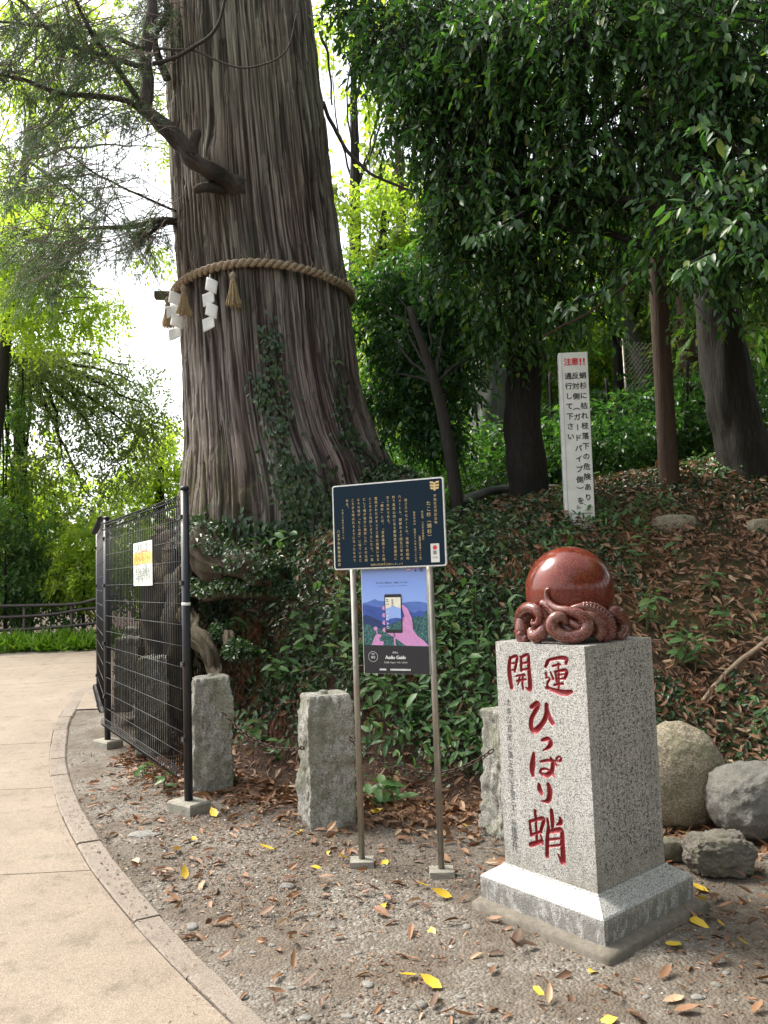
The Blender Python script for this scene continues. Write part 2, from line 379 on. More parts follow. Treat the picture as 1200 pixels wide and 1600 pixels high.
# ------------------------------------------------------------------ terrain
FOOT = np.array([(-4.3, 24), (-3.9, 16), (-3.45, 12), (-2.95, 9.8), (-2.35, 8.05), (-1.55, 6.6), (-0.75, 5.85), (0.3, 5.3), (1.3, 5.0), (2.2, 4.75), (3.5, 4.4), (6, 4.1), (40, 2.0)])
def foot_dist(x, y):
    x = np.asarray(x, float); y = np.asarray(y, float)
    best = np.full(x.shape, 1e9); sgn = np.ones(x.shape)
    for a, b in zip(FOOT[:-1], FOOT[1:]):
        e = b - a; L2 = e @ e
        t = np.clip(((x - a[0]) * e[0] + (y - a[1]) * e[1]) / L2, 0, 1)
        dx = x - a[0] - t * e[0]; dy = y - a[1] - t * e[1]
        d = np.hypot(dx, dy); cr = e[0] * (y - a[1]) - e[1] * (x - a[0])
        m = d < best - 1e-9
        best = np.where(m, d, best); sgn = np.where(m, np.where(cr >= 0, 1, -1), sgn)
    return best * sgn
def zt(x, y, fine=True):
    x = np.asarray(x, float); y = np.asarray(y, float)
    d = foot_dist(x, y)
    D = np.interp(x, [-4, -1.9, -1.0, .3, 1.5, 2.5, 6], [.7, .75, 1.15, 1.9, 3.0, 4.2, 5.0])
    H = np.interp(x, [-4, 0, 1, 3, 8], [1.85, 1.95, 2.05, 2.45, 2.9])
    s = np.clip(d / D, 0, 1)
    mound = H * (.35 * s + .65 * s * s * (3 - 2 * s)) + .05 * np.clip(d - D, 0, 5)
    mound = mound * (1 - sst(15, 34, y))
    mound = mound * (1 - .75 * np.exp(-((x + 1.35) / .42) ** 2 - ((y - 6.95) / .38) ** 2))
    base = .05 * np.clip(y - 7.5, 0, 8) - .24 * np.clip(y - 17.5, 0, 90)
    base = base + .10 * np.clip(y - 130, 0, 500)
    z = base + mound
    if fine:
        P = np.stack([x, y, 0 * x], -1)
        inm = sst(0, .8, d)
        z = z + inm * (.22 * (fbm(P * 1.3, 4, 3) - .5)) + .018 * (fbm(P * 2.2, 4, 5) - .5) - .02 * (1 - inm) + .02
        z = z - .02
    return z
def ground(px, py, tmax=60):
    d = ray(px, py); t = np.arange(1.0, tmax, .01)
    p = EYE + d * t[:, None]; h = zt(p[:, 0], p[:, 1])
    k = np.argmax(p[:, 2] < h)
    if p[k, 2] >= h[k]:                       # just over the crest: the nearest approach to the ground
        near_ = (p[:, 1] < 12) & (p[:, 1] > 5); k = np.argmin(np.where(near_, p[:, 2] - h, 9e9))
    q = p[k]; return np.array([q[0], q[1], h[k]])
def axis_steps(segs):
    out = []
    for a, b, st in segs: out.append(np.arange(a, b, st))
    return np.concatenate(out)
gx = axis_steps([(-420, -60, 30), (-60, -14, 4), (-14, -4.2, .35), (-4.2, 5.2, .045), (5.2, 14, .35), (14, 60, 4), (60, 421, 30)])
gy = axis_steps([(-60, -6, 6), (-6, 1.4, .4), (1.4, 10.5, .045), (10.5, 22, .35), (22, 60, 3), (60, 601, 30)])
GX, GY = np.meshgrid(gx, gy)
GZ = zt(GX, GY); DF = foot_dist(GX, GY)
lit = sst(-.55, .15, DF) + .8 * sst(14.6, 15.4, GY) * (DF < 0)
ter = npmesh('ground', np.stack([GX, GY, GZ], -1).reshape(-1, 3), gridF(len(gx), len(gy)), GROUND, attrs={'litter': lit, 'moss': sst(1.0, 2.2, DF) * sst(-2.5, -.5, GX) * sst(4.5, 2.2, GX)})
tag(ter, 'grey gravel ground rising into a leaf-strewn bank', kind='structure')

# path and kerb: kerb edges read off the photograph, laid on the ground plane
def flat(px, py):
    d = ray(px, py); t = -EYE[2] / d[2]; p = EYE + d * t; return p[:2]
KO = [(470, 1660), (416, 1600), (360, 1540), (280, 1460), (224, 1396), (172, 1328), (132, 1264), (108, 1200), (105, 1172), (108, 1140), (124, 1116), (144, 1094)]
KI = [(418, 1660), (364, 1600), (300, 1536), (240, 1474), (172, 1396), (132, 1342), (96, 1272), (80, 1216), (78, 1176), (88, 1138), (106, 1112), (128, 1092)]
ko = [flat(*p) for p in KO]; ki = [flat(*p) for p in KI]
far_o = [(-3.15, 9.1), (-3.45, 10.6), (-3.75, 12.3), (-4.0, 14.4)]
ko = [np.array([ko[0][0] + .9, ko[0][1] - 1.6])] + ko + [np.array(p) for p in far_o]
ki = [np.array([ki[0][0] + .82, ki[0][1] - 1.6])] + ki + [np.array(p) - (.12, .02) for p in far_o]
ko = smooth(ko, 10); ki = smooth(ki, 10); WRAW = np.linalg.norm(ko - ki, axis=1)
def resample(p, n):
    s = np.r_[0, np.cumsum(np.linalg.norm(np.diff(p, axis=0), axis=1))]
    t = np.linspace(0, s[-1], n); return np.stack([np.interp(t, s, p[:, k]) for k in range(p.shape[1])], -1), s[-1]
mid, KL = resample((ko + ki) / 2, 600)
tn = unit(np.gradient(mid, axis=0)); nrm = np.stack([tn[:, 1], -tn[:, 0]], -1)   # to the right of travel
hw = .06
tr_ = unit(np.gradient((ko + ki) / 2, axis=0)); WN = np.abs((ko - ki)[:, 0] * tr_[:, 1] - (ko - ki)[:, 1] * tr_[:, 0])
sr_ = np.r_[0, np.cumsum(np.linalg.norm(np.diff((ko + ki) / 2, axis=0), axis=1))]
HWL = np.interp(np.linspace(0, sr_[-1], 600), sr_, np.convolve(np.pad(WN, 12, 'edge'), np.ones(25) / 25, 'valid')) / 2; HWL = np.clip(HWL, .035, .07); print('kerb half width', HWL[::60].round(3))
def pz(x, y): return .05 * np.clip(np.asarray(y, float) - 7.5, 0, 8)
kerb = thing('kerb', 'curved flush concrete kerb edging the path', None, kind='structure')
step = KL / 600; nst = int(KL / .62)
edges = np.linspace(0, 599, nst + 1).astype(int)
for a, b in zip(edges[:-1], edges[1:]):
    g0 = .006; idx = np.linspace(a, b, 9)
    P = np.stack([np.interp(idx, np.arange(600), mid[:, k]) for k in (0, 1)], -1)
    N = unit(np.stack([np.interp(idx, np.arange(600), nrm[:, k]) for k in (0, 1)], -1)); T = unit(np.gradient(P, axis=0))
    P[0] += T[0] * g0; P[-1] -= T[-1] * g0
    jit = rng.normal(0, .003); up = rng.normal(0, .003); hws = np.interp(idx, np.arange(600), HWL) / hw
    prof = [(-hw, -.08), (-hw, -.002), (-hw + .008, .005), (hw - .012, .003), (hw, -.009), (hw, -.08)]
    V = np.array([[*(P[i] + N[i] * (o * hws[i] + jit)), pz(*P[i]) + h + up] for i in range(9) for o, h in prof])
    V[:, 2] += .006 * (vnoise(V * 30) - .5)
    m = MB(); m.add(V, [(i * 6 + j, i * 6 + j + 1, i * 6 + 7 + j, i * 6 + 6 + j) for i in range(8) for j in range(5)] + [(0, 1, 2, 3, 4, 5)[::-1], tuple(48 + j for j in range(6))])
    m.build('kerb_stone', P_kerb, kerb)
path = thing('path', 'tan concrete footpath curving away to the left', None, kind='structure')
jd = [0, 190, 262, 330, 394, 450, 506, 552, 599]      # joints along the kerb
jd = sorted(set(int(np.argmin(np.abs(mid[:, 1] - yy) + 10 * (np.arange(600) > 560))) for yy in (1.35, 2.0, 4.33, 6.1, 7.75, 9.3, 11.2, 13)) | {0, 599})
for a, b in zip(jd[:-1], jd[1:]):
    n = 14; idx = np.linspace(a, b, n)
    P = np.stack([np.interp(idx, np.arange(600), mid[:, k]) for k in (0, 1)], -1)
    N = unit(np.stack([np.interp(idx, np.arange(600), nrm[:, k]) for k in (0, 1)], -1)); T = unit(np.gradient(P, axis=0))
    E1 = P - N * (np.interp(idx, np.arange(600), HWL)[:, None] + .007)
    E1[0] += T[0] * .005; E1[-1] -= T[-1] * .005
    tilt = -.05
    nu = 30; us = np.linspace(0, 1, nu) ** 1.6
    far_left = np.stack([np.full(n, -15.0), E1[:, 1] + tilt * 0 + np.interp(E1[:, 1], [0, 4, 8, 15], [-.2, -.7, -.6, -1.6])], -1)
    V = E1[:, None, :] * (1 - us[None, :, None]) + far_left[:, None, :] * us[None, :, None]
    Z = pz(V[..., 0], V[..., 1]) - .003 + .006 * (fbm(np.concatenate([V, V[..., :1] * 0], -1) * 1.5, 3, 9) - .5)
    top = np.concatenate([V, Z[..., None]], -1).reshape(-1, 3)
    ring = np.r_[np.arange(nu), np.arange(1, n) * nu + nu - 1, (n - 1) * nu + np.arange(nu - 2, -1, -1), np.arange(n - 2, 0, -1) * nu]
    bot = top[ring] - (0, 0, .09)
    F = [tuple(f) for f in gridF(nu, n)]; nb = len(top); R = len(ring)
    F += [(ring[(i + 1) % R], ring[i], nb + i, nb + (i + 1) % R) for i in range(R)]
    m = MB(); m.add(np.vstack([top, bot]), F); m.build('concrete_slab', P_path, path)

# ------------------------------------------------------------------ lettering
TEXTS = dict(
    caution='注意!!', c1='蛸杉に枯れ枝落下の危険あり', c2='反対側（ガードパイプ側）を', c3='通行して下さい', c4='東京都南多摩西部建設事務所', c5='八王子西工区', c6='高尾山薬王院',
    donor='大本山高尾山薬王院山主第三十二世隆玄代',
    i1='市指定天然記念物', i2='たこ杉（蛸杉）', i3='所在地　八王子市高尾町', i4='（高尾山参道十一丁目）', i5='指定年月日　昭和三十九年七月二十三日',
    i6='　高さ三十七メートル、目通り幹囲約', i7='六メートル、樹齢およそ四五〇年の大', i8='杉で高尾山内にある都指定の飯盛杉に', i9='次ぐ大木である。',
    i10='　「蛸杉」とは、「昔参道開さくの際、', i11='盤根がわだかまって工事の邪魔になる', i12='ところから伐採しようとしたら、一夜', i13='にして根が後方に曲折した」との伝説',
    i14='とその根が「たこの足」に似ていると', i15='ころから呼ばれるようになったもので', i16='ある。', i17='平成二十四年三月三十一日', i18='八王子市教育委員会', i19='自然と文化財を大切にしましょう',
    p1='祈りの山、高尾山を、物語とともに歩く', p2='Walk Mount Takao, the Mountain of Prayer, with a story accompaniment', p3='高尾山', p4='Audio Guide', p5='日本語／English／中文／한국어', p6='¥0', p7='FREE', p8='MT.TAKAO', p9='高尾山', jh='日本遺産',
    n1='ご迷惑お掛け', n2='枝の落下に', n3='お気をつけて！', n4='足元に注意し', n5='安全を最優先', n6='にお通り下さい', n7='お願い致します')
def make_glyphs(chars, off):
    obs = {}
    for ch in sorted(chars):
        c = bpy.data.curves.new('glyph', 'FONT'); c.body = ch; c.size = 1.0; c.align_x = 'CENTER'; c.resolution_u = 2; c.offset = off
        o = bpy.data.objects.new('glyph', c); COL.objects.link(o); obs[ch] = o
    bpy.context.view_layer.update(); dg = bpy.context.evaluated_depsgraph_get(); out = {}
    for ch, o in obs.items():
        me = bpy.data.meshes.new_from_object(o.evaluated_get(dg))
        V = np.array([v.co[:] for v in me.vertices]).reshape(-1, 3); out[ch] = (V, [tuple(p.vertices) for p in me.polygons])
        bpy.data.meshes.remove(me)
    for o in obs.values():
        c = o.data; bpy.data.objects.remove(o); bpy.data.curves.remove(c)
    return out
ALLCH = set(''.join(TEXTS.values())) - {' ', '　'}
GL = make_glyphs(ALLCH, 0.0); GLB = GL
ROT = set('（）「」ー／〜')
class Frame:
    def __init__(s, O, X, Y): s.O = np.asarray(O, float); s.X = unit(X); s.Y = unit(Y); s.N = np.cross(s.X, s.Y)
    def p(s, u, v, n=0.0): return s.O + s.X * u + s.Y * v + s.N * n
    def pts(s, uv, n=0.0): uv = np.asarray(uv, float); return s.O + uv[:, :1] * s.X + uv[:, 1:2] * s.Y + s.N * n
def put(m, fr, ch, u, v, size, n, vert=False, gl=GL, mi=0, sx=1.0, rot=0.0):
    """glyph centred on (u, v)"""
    if ch not in gl: return
    V, F = gl[ch]
    if not len(V): return
    q = V[:, :2].copy(); q[:, 1] -= .38
    if ch in ROT and vert: q = np.stack([q[:, 1], -q[:, 0]], -1)
    elif ch in '、。' and vert: q = q + (.62, .62)
    if rot: c_, s_ = math.cos(rot), math.sin(rot); q = np.stack([q[:, 0] * c_ - q[:, 1] * s_, q[:, 0] * s_ + q[:, 1] * c_], -1)
    m.add(fr.pts(q * size * (sx, 1) + (u, v), n), F, mi)
def bold(m, fr, ch, u, v, size, n, vert, gl, mi, sx=1.0, k=.022):
    for i, (a, b) in enumerate(((-1, 0), (1, 0), (0, 1), (0, -1))): put(m, fr, ch, u + a * k * size, v + b * k * size, size, n + i * .00025, vert, gl, mi, sx)
def vtext(m, fr, s, u, v0, size, pitch, n, gl=GL, mi=0, sx=1.0):
    for i, ch in enumerate(s): put(m, fr, ch, u, v0 - i * pitch, size, n, True, gl, mi, sx)
def htext(m, fr, s, uc, v, size, n, gl=GL, mi=0, sx=1.0, rot=None):
    ws = []
    for ch in s:
        if ch in gl and len(gl[ch][0]):
            g = gl[ch][0]; ws.append(1.0 if ord(ch) > 0x2000 else max(.2, np.ptp(g[:, 0]) + .09))
        else: ws.append(.3)
    tot = sum(ws) * size * sx; u = uc - tot / 2
    for ch, wd in zip(s, ws): put(m, fr, ch, u + wd * size * sx / 2, v, size, n, False, gl, mi, sx); u += wd * size * sx

# ------------------------------------------------------------------ pillar with octopus
PC, PYAW, PW = np.array([.8539, 3.6803]), .6894, .502
pa = np.array([math.cos(PYAW), math.sin(PYAW), 0]); pb = np.array([-math.sin(PYAW), math.cos(PYAW), 0])
C3 = np.array([PC[0], PC[1], 0])
near = C3 - (pa + pb) * PW / 2
ZB, ZT = .174, 1.1755
pillar = thing('stone_pillar', 'speckled granite pillar with red carved characters on a stepped plinth', 'monument', C3)
def rel(o, par): o.matrix_parent_inverse = Matrix.Translation(-Vector(par.location)); return o
LF = Frame(near + pb * PW + (0, 0, ZB), -pb, (0, 0, 1))        # left (front) face: u from its left edge
def c1(x, y): return (775 + x * .13746, 1000 + y * .1375)
def c2(x, y): return (775 + x * .13746, 1170 + y * .1375)
BR = [  # crop, [(x, y, width)...]
 (1, [(160, 205, 30), (150, 300, 38), (158, 430, 44), (178, 545, 36)]), (1, [(160, 205, 24), (235, 188, 30), (228, 270, 28), (210, 360, 24)]), (1, [(175, 270, 20), (225, 262, 20)]), (1, [(180, 345, 18), (212, 345, 18)]),
 (1, [(285, 200, 26), (285, 350, 26)]), (1, [(280, 200, 24), (350, 170, 30), (370, 200, 34), (372, 320, 38), (385, 450, 42), (385, 560, 42), (340, 545, 14)]), (1, [(295, 268, 20), (360, 258, 20)]), (1, [(290, 342, 22), (360, 332, 22)]),
 (1, [(232, 412, 20), (325, 398, 24)]), (1, [(238, 470, 22), (340, 448, 20)]), (1, [(266, 405, 20), (264, 460, 22), (245, 510, 14)]), (1, [(305, 395, 22), (298, 480, 24), (308, 560, 20)]),
 (1, [(588, 245, 34), (562, 305, 26)]), (1, [(600, 230, 24), (700, 208, 30), (795, 215, 38), (795, 270, 26)]),
 (1, [(645, 298, 20), (725, 280, 22)]), (1, [(672, 360, 22), (690, 480, 20)]), (1, [(672, 365, 22), (770, 345, 28), (805, 365, 34), (780, 440, 26)]), (1, [(688, 405, 16), (770, 392, 16)]), (1, [(690, 450, 16), (770, 442, 18)]), (1, [(662, 515, 22), (760, 498, 22)]), (1, [(705, 270, 20), (712, 400, 20), (712, 550, 20)]),
 (1, [(565, 378, 24), (575, 415, 18)]), (1, [(620, 368, 18), (650, 445, 26)]), (1, [(568, 432, 18), (608, 442, 22), (582, 500, 22), (595, 545, 26)]), (1, [(572, 545, 26), (660, 575, 38), (770, 605, 50), (858, 588, 30)]),
 (1, [(400, 765, 34), (465, 722, 44), (475, 760, 40), (410, 880, 40), (398, 985, 46), (440, 1035, 50), (520, 960, 44), (570, 860, 44), (575, 740, 40)]), (1, [(578, 800, 44), (605, 880, 44), (645, 948, 38)]),
 (1, [(525, 1140, 28), (590, 1125, 36), (622, 1170, 42), (600, 1215, 34), (532, 1262, 8)]),
 (1, [(428, 1295, 30), (418, 1400, 54), (410, 1480, 50), (420, 1540, 34)]), (1, [(505, 1385, 20), (580, 1372, 26), (670, 1380, 26)]), (1, [(622, 1345, 24), (645, 1420, 36), (630, 1500, 40), (560, 1540, 34), (502, 1505, 26), (520, 1470, 22), (585, 1475, 24), (640, 1520, 30), (670, 1558, 16)]), (1, [(650, 1370, 24), (692, 1432, 20)]), (1, [(713, 1325, 18), (740, 1350, 22), (715, 1385, 20), (685, 1355, 18), (713, 1325, 18)]),
 (2, [(488, 410, 30), (498, 465, 48), (522, 518, 26)]), (2, [(595, 410, 36), (612, 480, 50), (605, 560, 46), (575, 600, 34), (512, 598, 10)]),
 (2, [(442, 705, 30), (452, 800, 28)]), (2, [(382, 825, 26), (400, 985, 30)]), (2, [(390, 825, 24), (520, 795, 34), (540, 820, 36), (522, 890, 30), (505, 950, 30)]), (2, [(410, 975, 24), (505, 945, 24)]), (2, [(452, 800, 24), (465, 1075, 26)]), (2, [(392, 1092, 40), (450, 1075, 36), (525, 1048, 30)]), (2, [(508, 985, 18), (530, 1080, 26)]),
 (2, [(630, 702, 32), (640, 800, 42), (640, 900, 30)]), (2, [(585, 798, 24), (598, 905, 30)]), (2, [(728, 790, 26), (735, 840, 40), (692, 868, 16)]),
 (2, [(592, 905, 30), (582, 1060, 36), (580, 1222, 36)]), (2, [(590, 945, 30), (680, 930, 38), (745, 935, 42), (755, 1080, 44), (762, 1290, 44), (702, 1200, 14)]), (2, [(600, 1035, 22), (735, 1020, 20)]), (2, [(600, 1110, 20), (735, 1095, 22)])]
nu, nv = 190, 380
uu = np.linspace(0, PW, nu); vv = np.linspace(0, ZT - ZB, nv)
UU, VV = np.meshgrid(uu, vv); SDF = np.full(UU.shape, 9.0)
for cr, st in BR:
    q = []
    for x, y, wd in st:
        P3 = on_plane(*(c1(x, y) if cr == 1 else c2(x, y)), near + (0, 0, ZB), LF.N)
        q.append([np.dot(P3 - LF.O, LF.X), P3[2] - ZB, wd * .13746 * .70 * 3.75 / FPX])
    q = smooth(q, 7)
    lo = q.min(0) - .03; hi = q.max(0) + .03
    sel = np.where((UU > lo[0]) & (UU < hi[0]) & (VV > lo[1]) & (VV < hi[1]))
    pu, pv = UU[sel], VV[sel]; best = SDF[sel]
    for a, b in zip(q[:-1], q[1:]):
        e = b[:2] - a[:2]; t = np.clip(((pu - a[0]) * e[0] + (pv - a[1]) * e[1]) / max(e @ e, 1e-12), 0, 1)
        best = np.minimum(best, np.hypot(pu - a[0] - t * e[0], pv - a[1] - t * e[1] * 1.0) - (a[2] + t * (b[2] - a[2])))
    SDF[sel] = best
SDF += .0012 * (vnoise(np.stack([UU * 160, VV * 160, UU * 0], -1)) - .5)
depth = .011 * sst(.0008, -.0085, SDF)
paint = sst(.0012, -.0012, SDF)
FV = LF.O + UU[..., None] * LF.X + VV[..., None] * LF.Y - depth[..., None] * LF.N
rel(npmesh('carved_face', FV.reshape(-1, 3), gridF(nu, nv), G_carved, pillar, True, {'paint': paint}), pillar)
# shaft: other sides (a box whose left face is left open for the carved one)
m = MB(); n0, l0, r0 = near, near + pb * PW, near + pa * PW; b0 = near + (pa + pb) * PW
zb, zt_ = np.array([0, 0, ZB]), np.array([0, 0, ZT])
m.add([n0 + zb, r0 + zb, b0 + zb, l0 + zb, n0 + zt_, r0 + zt_, b0 + zt_, l0 + zt_], [(0, 1, 5, 4), (1, 2, 6, 5), (2, 3, 7, 6), (4, 5, 6, 7), (3, 2, 1, 0)])
rel(m.build('shaft', G_shaft, pillar), pillar)
# plinth: chamfered slab with sloping top
pn = .334; m = MB()
def ringp(h, z): return [C3 + pa * i * h + pb * j * h + (0, 0, z) for i, j in ((-1, -1), (1, -1), (1, 1), (-1, 1))]
lev = [(pn, -.03), (pn, .114), (pn - .005, .121), (.262, .166), (.258, .1735)]
V = np.vstack([ringp(*q) for q in lev])
m.add(V, [(i * 4 + j, i * 4 + (j + 1) % 4, i * 4 + 4 + (j + 1) % 4, i * 4 + 4 + j) for i in range(len(lev) - 1) for j in range(4)] + [(16, 17, 18, 19)])
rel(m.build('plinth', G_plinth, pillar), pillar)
m = MB(); n_ = 14; V = []; hh = .372
for k in range(4 * n_):
    s_, f_ = divmod(k, n_); f_ = f_ / n_ * 2 - 1
    a_, b_ = [(f_, -1), (1, f_), (-f_, 1), (-1, -f_)][s_]
    jj = 1 + rng.normal(0, .012)
    V.append((a_, b_, jj))
ring = [[C3 + pa * (a_ * hh * jj * (1 - .03 * q)) + pb * (b_ * hh * jj * (1 - .03 * q)) - (pa + pb) * .015 + (0, 0, z + rng.normal(0, .003)) for a_, b_, jj in V] for q, z in ((0, -.06), (0, .004), (1, .018), (6, .022))]
N4 = 4 * n_
m.add(np.vstack(ring), [(i * N4 + j, i * N4 + (j + 1) % N4, (i + 1) * N4 + (j + 1) % N4, (i + 1) * N4 + j) for i in range(3) for j in range(N4)] + [tuple(3 * N4 + j for j in range(N4))])
rel(m.build('footing', R_soil, pillar, True), pillar)
# small dark inscription and the faint carved columns of the right face
m = MB()
for i, ch in enumerate(TEXTS['donor']):
    px, py = np.interp(i, [0, 8, 12, 18], [794, 799, 802, 805]), np.interp(i, [0, 4, 8, 18], [1097, 1152, 1207, 1324])
    P3 = on_plane(px, py, near, LF.N); put(m, LF, ch, np.dot(P3 - LF.O, LF.X) + rng.normal(0, .0012), P3[2] - ZB, .038 if i < 16 else .046, .0008, gl=GL, sx=.8, rot=rng.normal(0, .1))
rel(m.build('inscription', plain('ink_filled_carving', (.06, .06, .06), .6), pillar), pillar)['kind'] = 'stuff'
RF = Frame(near + (0, 0, ZB), pa, (0, 0, 1)); m = MB()
for c in range(12):
    u = PW * (.93 - .072 * c); v = .965
    while v > .06:
        if rng.random() < .9:
            for k in range(rng.integers(2, 5)):
                a = rng.uniform(-.011, .011, 2); th = rng.choice([0, math.pi / 2, -.9, .7]) + rng.normal(0, .15); L = rng.uniform(.006, .014)
                d_ = np.array([math.cos(th), math.sin(th)]) * L; p_ = np.array([-d_[1], d_[0]]) / L * .0019
                c0 = np.array([u, v]) + a
                m.add(RF.pts(np.array([c0 - d_ - p_ * .5, c0 - d_ * 0 - p_, c0 + d_, c0 + p_]), .0007), [(0, 1, 2, 3)])
        v -= .0285 if rng.random() > .06 else .06
rel(m.build('worn_carving', plain('shaded_granite_cut', (.055, .053, .05), .7), pillar), pillar)['kind'] = 'stuff'

# octopus
def red_granite():
    t = NT('polished_red_granite'); co = t.geo_pos()
    v = t.voro(co, 260, 'Color'); sp = t.n('SeparateColor'); t.l(v, sp.inputs[0])
    c = t.ramp(sp.outputs[0], [(0, (.022, .004, .003)), (.4, (.085, .015, .009)), (.8, (.17, .034, .019)), (1, (.28, .09, .06))])
    c = t.mix(.5, c, t.ramp(t.noise(co, 9, 5), [(.3, (.09, .016, .010)), (.7, (.22, .045, .026))]))
    t.col(c); t.set(.14, 0, .5, .0); return t.m
def red_granite_matt():
    t = NT('worn_red_granite'); co = t.geo_pos()
    v = t.voro(co, 260, 'Color'); sp = t.n('SeparateColor'); t.l(v, sp.inputs[0])
    c = t.ramp(sp.outputs[0], [(0, (.045, .010, .008)), (.5, (.12, .028, .020)), (1, (.24, .085, .062))])
    c = t.mix(t.ramp(t.noise(co, 14, 4), [(.45, (0, 0, 0)), (.65, (.45, .45, .45))]), c, (.20, .115, .085))
    t.col(c); t.set(.2, 0, .5, .25); return t.m
RG, RGM = red_granite(), red_granite_matt()
HC = at(889.6, 921, 3.70); HR = .203
octo = thing('octopus_statue', 'polished red granite octopus with round head sitting on the pillar', 'statue', (HC[0], HC[1], ZT))
m = MB(); nb, nt_ = 64, 40; V = []
for j in range(nt_ + 1):
    th = math.pi * (j / nt_) * .86
    rr = math.sin(th); zz = math.cos(th)
    sq = 1.0
    if zz < 0: rr = max(rr, 1.0 - .16 * zz * zz); zz *= 1.0
    for i in range(nb):
        a = 2 * math.pi * i / nb
        V.append(HC + (HR * rr * sq * math.cos(a), HR * rr * sq * math.sin(a), HR * .99 * zz))
m.add(V, [(j * nb + i, (j + 1) * nb + i, (j + 1) * nb + (i + 1) % nb, j * nb + (i + 1) % nb) for j in range(nt_) for i in range(nb)])
rel(m.build('head', RG, octo, True), octo)
def oc(x, y, R=.235, add=0.0):
    """octopus crop pixel -> point on an upright cylinder round the head's axis"""
    px, py = 780 + x / 5, 830 + y / 5
    d = ray(px, py); o = EYE - HC; a = d[0] ** 2 + d[1] ** 2; b = o[0] * d[0] + o[1] * d[1]; c = o[0] ** 2 + o[1] ** 2 - R * R
    disc = b * b - a * c
    t = (-b - math.sqrt(disc)) / a if disc > 0 else -b / a
    return EYE + d * (t - add / np.linalg.norm(d))
def tentacle(pts, mat=RGM, seg=12, name='tentacle'):
    P = np.array([list(oc(x, y, R)) + [r * .215 * 3.55 / FPX] for x, y, R, r in pts])
    q = smooth(P, 7); m = MB(); m.tube(q[:, :3], q[:, 3], seg)
    return rel(m.build(name, mat, octo, True), octo), q
tentacle([(245, 640, .20, 40), (195, 690, .225, 58), (185, 760, .235, 62), (190, 830, .235, 58), (230, 850, .225, 40)])
tentacle([(160, 760, .22, 40), (165, 660, .24, 44), (215, 598, .25, 42), (285, 612, .26, 36), (318, 665, .262, 30), (300, 715, .262, 24), (262, 722, .262, 17), (262, 690, .262, 12)])
tentacle([(335, 690, .22, 30), (350, 760, .245, 44), (310, 815, .25, 52), (270, 810, .25, 48), (245, 760, .25, 30)])
tentacle([(392, 452, .215, 10), (370, 462, .215, 13), (368, 510, .215, 17), (392, 560, .22, 22), (450, 605, .235, 28), (540, 622, .25, 34), (630, 652, .258, 42), (685, 715, .262, 46), (670, 785, .265, 48), (600, 822, .268, 48), (510, 822, .268, 48), (435, 780, .268, 50), (415, 715, .268, 48), (450, 672, .27, 42), (500, 680, .262, 34), (520, 720, .25, 26)])
tentacle([(535, 690, .235, 22), (570, 715, .25, 27), (610, 740, .262, 26), (635, 755, .268, 20), (618, 772, .268, 14)])
_, q4 = tentacle([(560, 605, .225, 20), (640, 592, .232, 30), (720, 605, .236, 42), (790, 655, .24, 50), (838, 730, .24, 55), (845, 800, .235, 50), (800, 845, .225, 40)])
tentacle([(660, 640, .24, 30), (730, 665, .25, 40), (790, 720, .25, 44), (800, 790, .245, 44), (760, 840, .235, 34)])
tentacle([(860, 640, .22, 30), (905, 630, .225, 52), (950, 690, .225, 58), (955, 780, .225, 58), (920, 840, .22, 50)])
tentacle([(330, 560, .205, 30), (400, 600, .205, 40), (460, 660, .21, 50), (560, 780, .21, 60), (700, 760, .205, 60), (820, 800, .20, 50)])
for a0 in (35, 75, 115, 150):
    a = np.radians(np.linspace(a0, a0 + 45, 7)); rr = np.interp(np.arange(7), [0, 6], [.20, .255])
    P = np.stack([HC[0] + rr * np.cos(a), HC[1] + rr * np.sin(a), ZT + np.interp(np.arange(7), [0, 2, 4, 6], [.10, .13, .05, .03])], -1)
    m = MB(); m.tube(smooth(P, 4), np.interp(np.arange(25), [0, 24], [.042, .02]), 10); rel(m.build('tentacle', RGM, octo, True), octo)
def ringmesh(r0, r1, mat):
    m = MB(); V = []; F = []
    for i in range(8):
        a = i * math.pi / 4
        for r, z in ((r0 + r1, -r1), (r0 + r1 * .7, r1), (r0 - r1 * .5, r1 * .7), (r0 - r1 * .8, -r1 * .6)): V.append((r * math.cos(a), r * math.sin(a), z))
    for i in range(8):
        for j in range(3): F.append((i * 4 + j, ((i + 1) % 8) * 4 + j, ((i + 1) % 8) * 4 + j + 1, i * 4 + j + 1))
    F.append(tuple(i * 4 + 3 for i in range(8)))
    me = bpy.data.meshes.new('sucker'); me.from_pydata(V, [], F); me.materials.append(mat); me.polygons.foreach_set('use_smooth', [True] * len(F)); return me
suck = ringmesh(1.0, .42, RGM)
t4 = [o for o in octo.children if o.name.startswith('tentacle')][5]
for row in (0, 1):
    for i in range(9, 38, 2):
        p, r = q4[i, :3], q4[i, 3]; tng = unit(q4[i + 1, :3] - q4[i - 1, :3])
        out = unit((p - HC) * (1, 1, 0)); up = np.cross(tng, out); up = up if up[2] > 0 or up[0] > 0 else -up
        if np.dot(up, (0.5, 0, 1)) < 0: up = -up
        nn = unit(out * (.25 + .75 * row) + up * (1.0 - .55 * row))
        so_ = link('sucker', suck, t4)
        so_.location = p + nn * r * .96; so_.rotation_euler = Vector(nn).to_track_quat('Z', 'Y').to_euler(); so_.scale = [r * (.40 - .005 * abs(i - 24))] * 3

